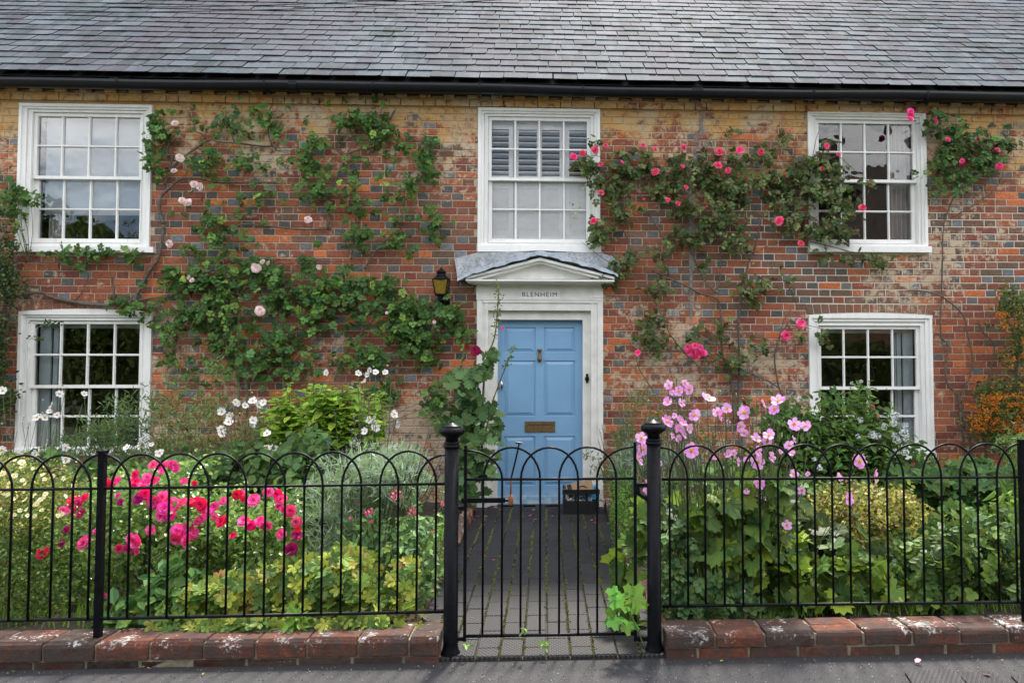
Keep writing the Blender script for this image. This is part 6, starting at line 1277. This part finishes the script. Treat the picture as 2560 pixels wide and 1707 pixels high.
for _ in range(26): q = Vector((random.uniform(x0+.04, x1-.05), cyy+random.uniform(.03, .10), z0+random.uniform(.10, .19))); e = lambda: Vector((random.gauss(0, .022), random.gauss(0, .01), random.gauss(0, .02))); m2.add([q+e(), q+e(), q+e(), q+e()], [(0,1,2,3)])
o = put('crumpled_wrapping', m2, 'paper'); tag(o, 'crumpled white wrapping paper seen through the crate side', 'wrapping paper')
# petals fallen on the path
pm = []
for c in ((0.85,0.10,0.28),(0.85,0.22,0.42),(0.70,0.40,0.55)):
    s = MB(); s.add([(0,0,0),(.5,.3,.10),(.45,.8,.2),(0,1,.12),(-.45,.8,.2),(-.5,.3,.10)], [(0,1,2,3),(0,3,4,5)], c); pm.append(s.mesh('fallen_petal', 'petal'))
PETL = ['pink petal on the path, farthest back of those by the left edging', 'bright pink petal on the path just right of the left edging bricks', 'pink petal touching the left edging of the path', 'pink petal on the path, nearest the gate of those by the left edging',
 'left of the two close pink petals below the middle of the door', 'right of the two close pink petals below the middle of the door', 'lone pink petal on the path below the letterbox, nearer the gate than its neighbours', 'small pink petal on the path just left of the black crate',
 'pink petal between the blue door and the back of the black crate', 'pink petal in front of the right part of the crate, the farther of two', 'pink petal in front of the right part of the crate, the nearer of two', 'pale pink petal close to the door threshold',
 'reddish petal at the foot of the door below its left edge', 'lone pink petal halfway down the path toward the gate']
for k, (px, py, s) in enumerate([(1201,1291,10),(1220,1290,11),(1189,1299,9),(1214,1311,9),(1307,1291,8),(1319,1289,11),(1344,1298,10),(1378,1290,7),(1403,1269,8),(1475,1300,9),(1482,1306,11),(1337,1274,8),(1243,1269,11),(1235,1398,10)]):
    p = G(px, py, .018); o = link('fallen_petal', pm[k % 2], None, p, Euler((0, 0, random.uniform(0, 6))).to_quaternion(), sz(s, p.y)*.9); tag(o, PETL[k], 'petal', 'pink petals scattered on the path')
for k, (px, py, s, lab) in enumerate([(378,1670,10,'small mauve petal on the road below the left fence'),(2289,1655,16,'curled mauve petal on the road near the right kerb'),(2466,1686,15,'pale pink petal lying on the road pavers')]):
    p = G(px, py, .010); o = link('fallen_petal', pm[2], None, p, Euler((R(20), 0, random.uniform(0, 6))).to_quaternion(), sz(s, p.y)); tag(o, lab, 'petal')
lm = []
for c in ((0.35,0.38,0.07),(0.162,0.338,0.068),(0.30,0.12,0.06)): lm.append(tmesh('fallen_leaf', T_oval(.3,.1,.1), 'leaf', c))
LEFL = ['tiny yellow-green fallen leaf on the road, left of three below the left fence', 'tiny green fallen leaf on the road left of the mauve petal', 'tiny reddish fallen leaf on the road, right of three below the left fence', 'tiny yellow-green fallen leaf on the road nearer the camera than its row',
 'tiny green fallen leaf on the road at the far left end', 'tiny reddish fallen leaf at the foot of the right kerb, left of a close pair', 'tiny yellow-green fallen leaf at the foot of the right kerb, right of a close pair', 'tiny green fallen leaf on the road right of the right gate post', 'tiny reddish fallen leaf on the road above the sunken pavers', 'tiny yellow-green fallen leaf close to the right kerb beside the right gate post']
for k, (px, py) in enumerate([(418,1664),(353,1667),(466,1669),(506,1686),(33,1676),(2012,1646),(2035,1647),(1772,1655),(2500,1648),(1800,1652)]):
    p = G(px, py, .010); o = link('fallen_leaf', lm[k % 3], None, p, Euler((R(15), 0, random.uniform(0, 6))).to_quaternion(), .018); tag(o, LEFL[k], 'leaf', 'fallen leaves on the road')
# grit on the asphalt
gc = Cloud(); n = 1500; gx, gy = rnd(n, -2.6, 2.8), rnd(n, 2.95, 3.36); gc.add(ico, np.stack([gx, gy, np.full(n, .004)], 1), basis(RS.normal(size=(n, 3)), RS.normal(size=(n, 3))), rnd(n, .0012, .0035), pick([(0.30,0.29,0.27),(0.10,0.10,0.10),(0.42,0.40,0.36),(0.06,0.06,0.06)], n)); o = link('grit', gc.mesh('grit', 'petal', (0, 0, 0))); tag(o, 'loose pale grit scattered over the asphalt', 'grit'); o['kind'] = 'stuff'
# weeds in the path by the gate
foliage(path, [(1362,1612,12,10,14),(1167,1614,8,5,8),(1310,1575,6,10,8)], 3.42, .02, [T_oval(.2,.05,.1)], .028, [(0.189,0.351,0.054)], 'leaf', 0, stuffname='weeds', bias=UP, spread=.6)
# two cables crossing in front of the roof at the upper left
for k, (a, b) in enumerate((((-60,12),(1100,-6)), ((-60,33),(1500,-14)))):
    m2 = MB(); p0, p1 = P(a[0], a[1], 6.2), P(b[0], b[1], 6.2); m2.tube([p0+(p1-p0)*u+Vector((0, 0, -.05*math.sin(math.pi*u))) for u in np.linspace(0, 1, 12)], .004, 5)
    o = put('overhead_cable', m2, 'gutter', loc=p0); tag(o, ('upper' if k == 0 else 'lower')+' of two thin black cables strung before the slate roof', 'cable', 'overhead cables at the roof')
# ================================================================ OTHER SIDE OF THE STREET (seen only as reflections in the panes)
oh = thing('opposite_cottage', 'brick cottage with a dark roof across the street, mirrored in the right upper window', 'house', (11.5, -8.5, 0))
m2 = MB(); m2.box(5.5, 18, -13, -6.5, 0, 4.6); put('wall', m2, 'far_brick', oh)
m2 = MB(); m2.add([(5.2,-6.2,4.4),(18.3,-6.2,4.4),(18.3,-9.8,8.3),(5.2,-9.8,8.3),(5.2,-13.4,4.4),(18.3,-13.4,4.4)], [(0,1,2,3),(4,3,2,5),(0,3,4),(1,5,2)]); m2.box(9, 10, -10.2, -9.4, 7.6, 9.4); put('roof', m2, 'thatch', oh)
for k, (x, y, r, h, lab) in enumerate([(-13,-8,3.4,5.6,'broad dark tree across the street at the far left'),(-6.5,-8.5,3.3,5.2,'broad dark tree across the street opposite the left windows'),(0.5,-8,3.0,4.6,'low round tree across the street opposite the door'),(-19,-9,3.5,7,'tallest tree across the street at the left end')]):
    t = thing('street_tree', lab, 'tree', (x, y, 0), 'trees across the street'); m2 = MB(); m2.tube([(x, y, 0), (x+.1, y, h*.4), (x, y, h*.8)], [.25, .2, .08], 8); put('trunk', m2, 'bark', t)
    n = 5200; u = RS.normal(size=(n, 3)); u /= np.linalg.norm(u, axis=1, keepdims=True); pp_ = u*(rnd(n, .55, 1)[:, None])*np.array([r, r*.8, h*.5])*(1+.18*np.sin(u[:, :1]*7+u[:, 2:]*5))+np.array([x, y, h*.55])
    gc = Cloud(); gc.add(T_kite(.4, .1), pp_, basis(u+RS.normal(size=(n, 3))*.5, RS.normal(size=(n, 3))), rnd(n, .28, .5), pick([(0.04,0.08,0.02),(0.06,0.11,0.025)], n)); putc('crown', gc, 'leaf', t)
hg = thing('street_hedge', 'clipped dark hedge across the street', 'hedge', (-4, -6.6, 0)); gc = Cloud(); n = 13000; pp_ = np.stack([rnd(n, -20, 19), -5.9+rnd(n, -.6, .5), rnd(n, 0, 2.4)], 1); gc.add(T_kite(.45, .1), pp_, basis(np.array([[0, 1, .3]])+RS.normal(size=(n, 3))*.6, RS.normal(size=(n, 3))), rnd(n, .18, .3), pick([(0.04,0.075,0.02),(0.06,0.10,0.025)], n)); putc('foliage', gc, 'leaf', hg)
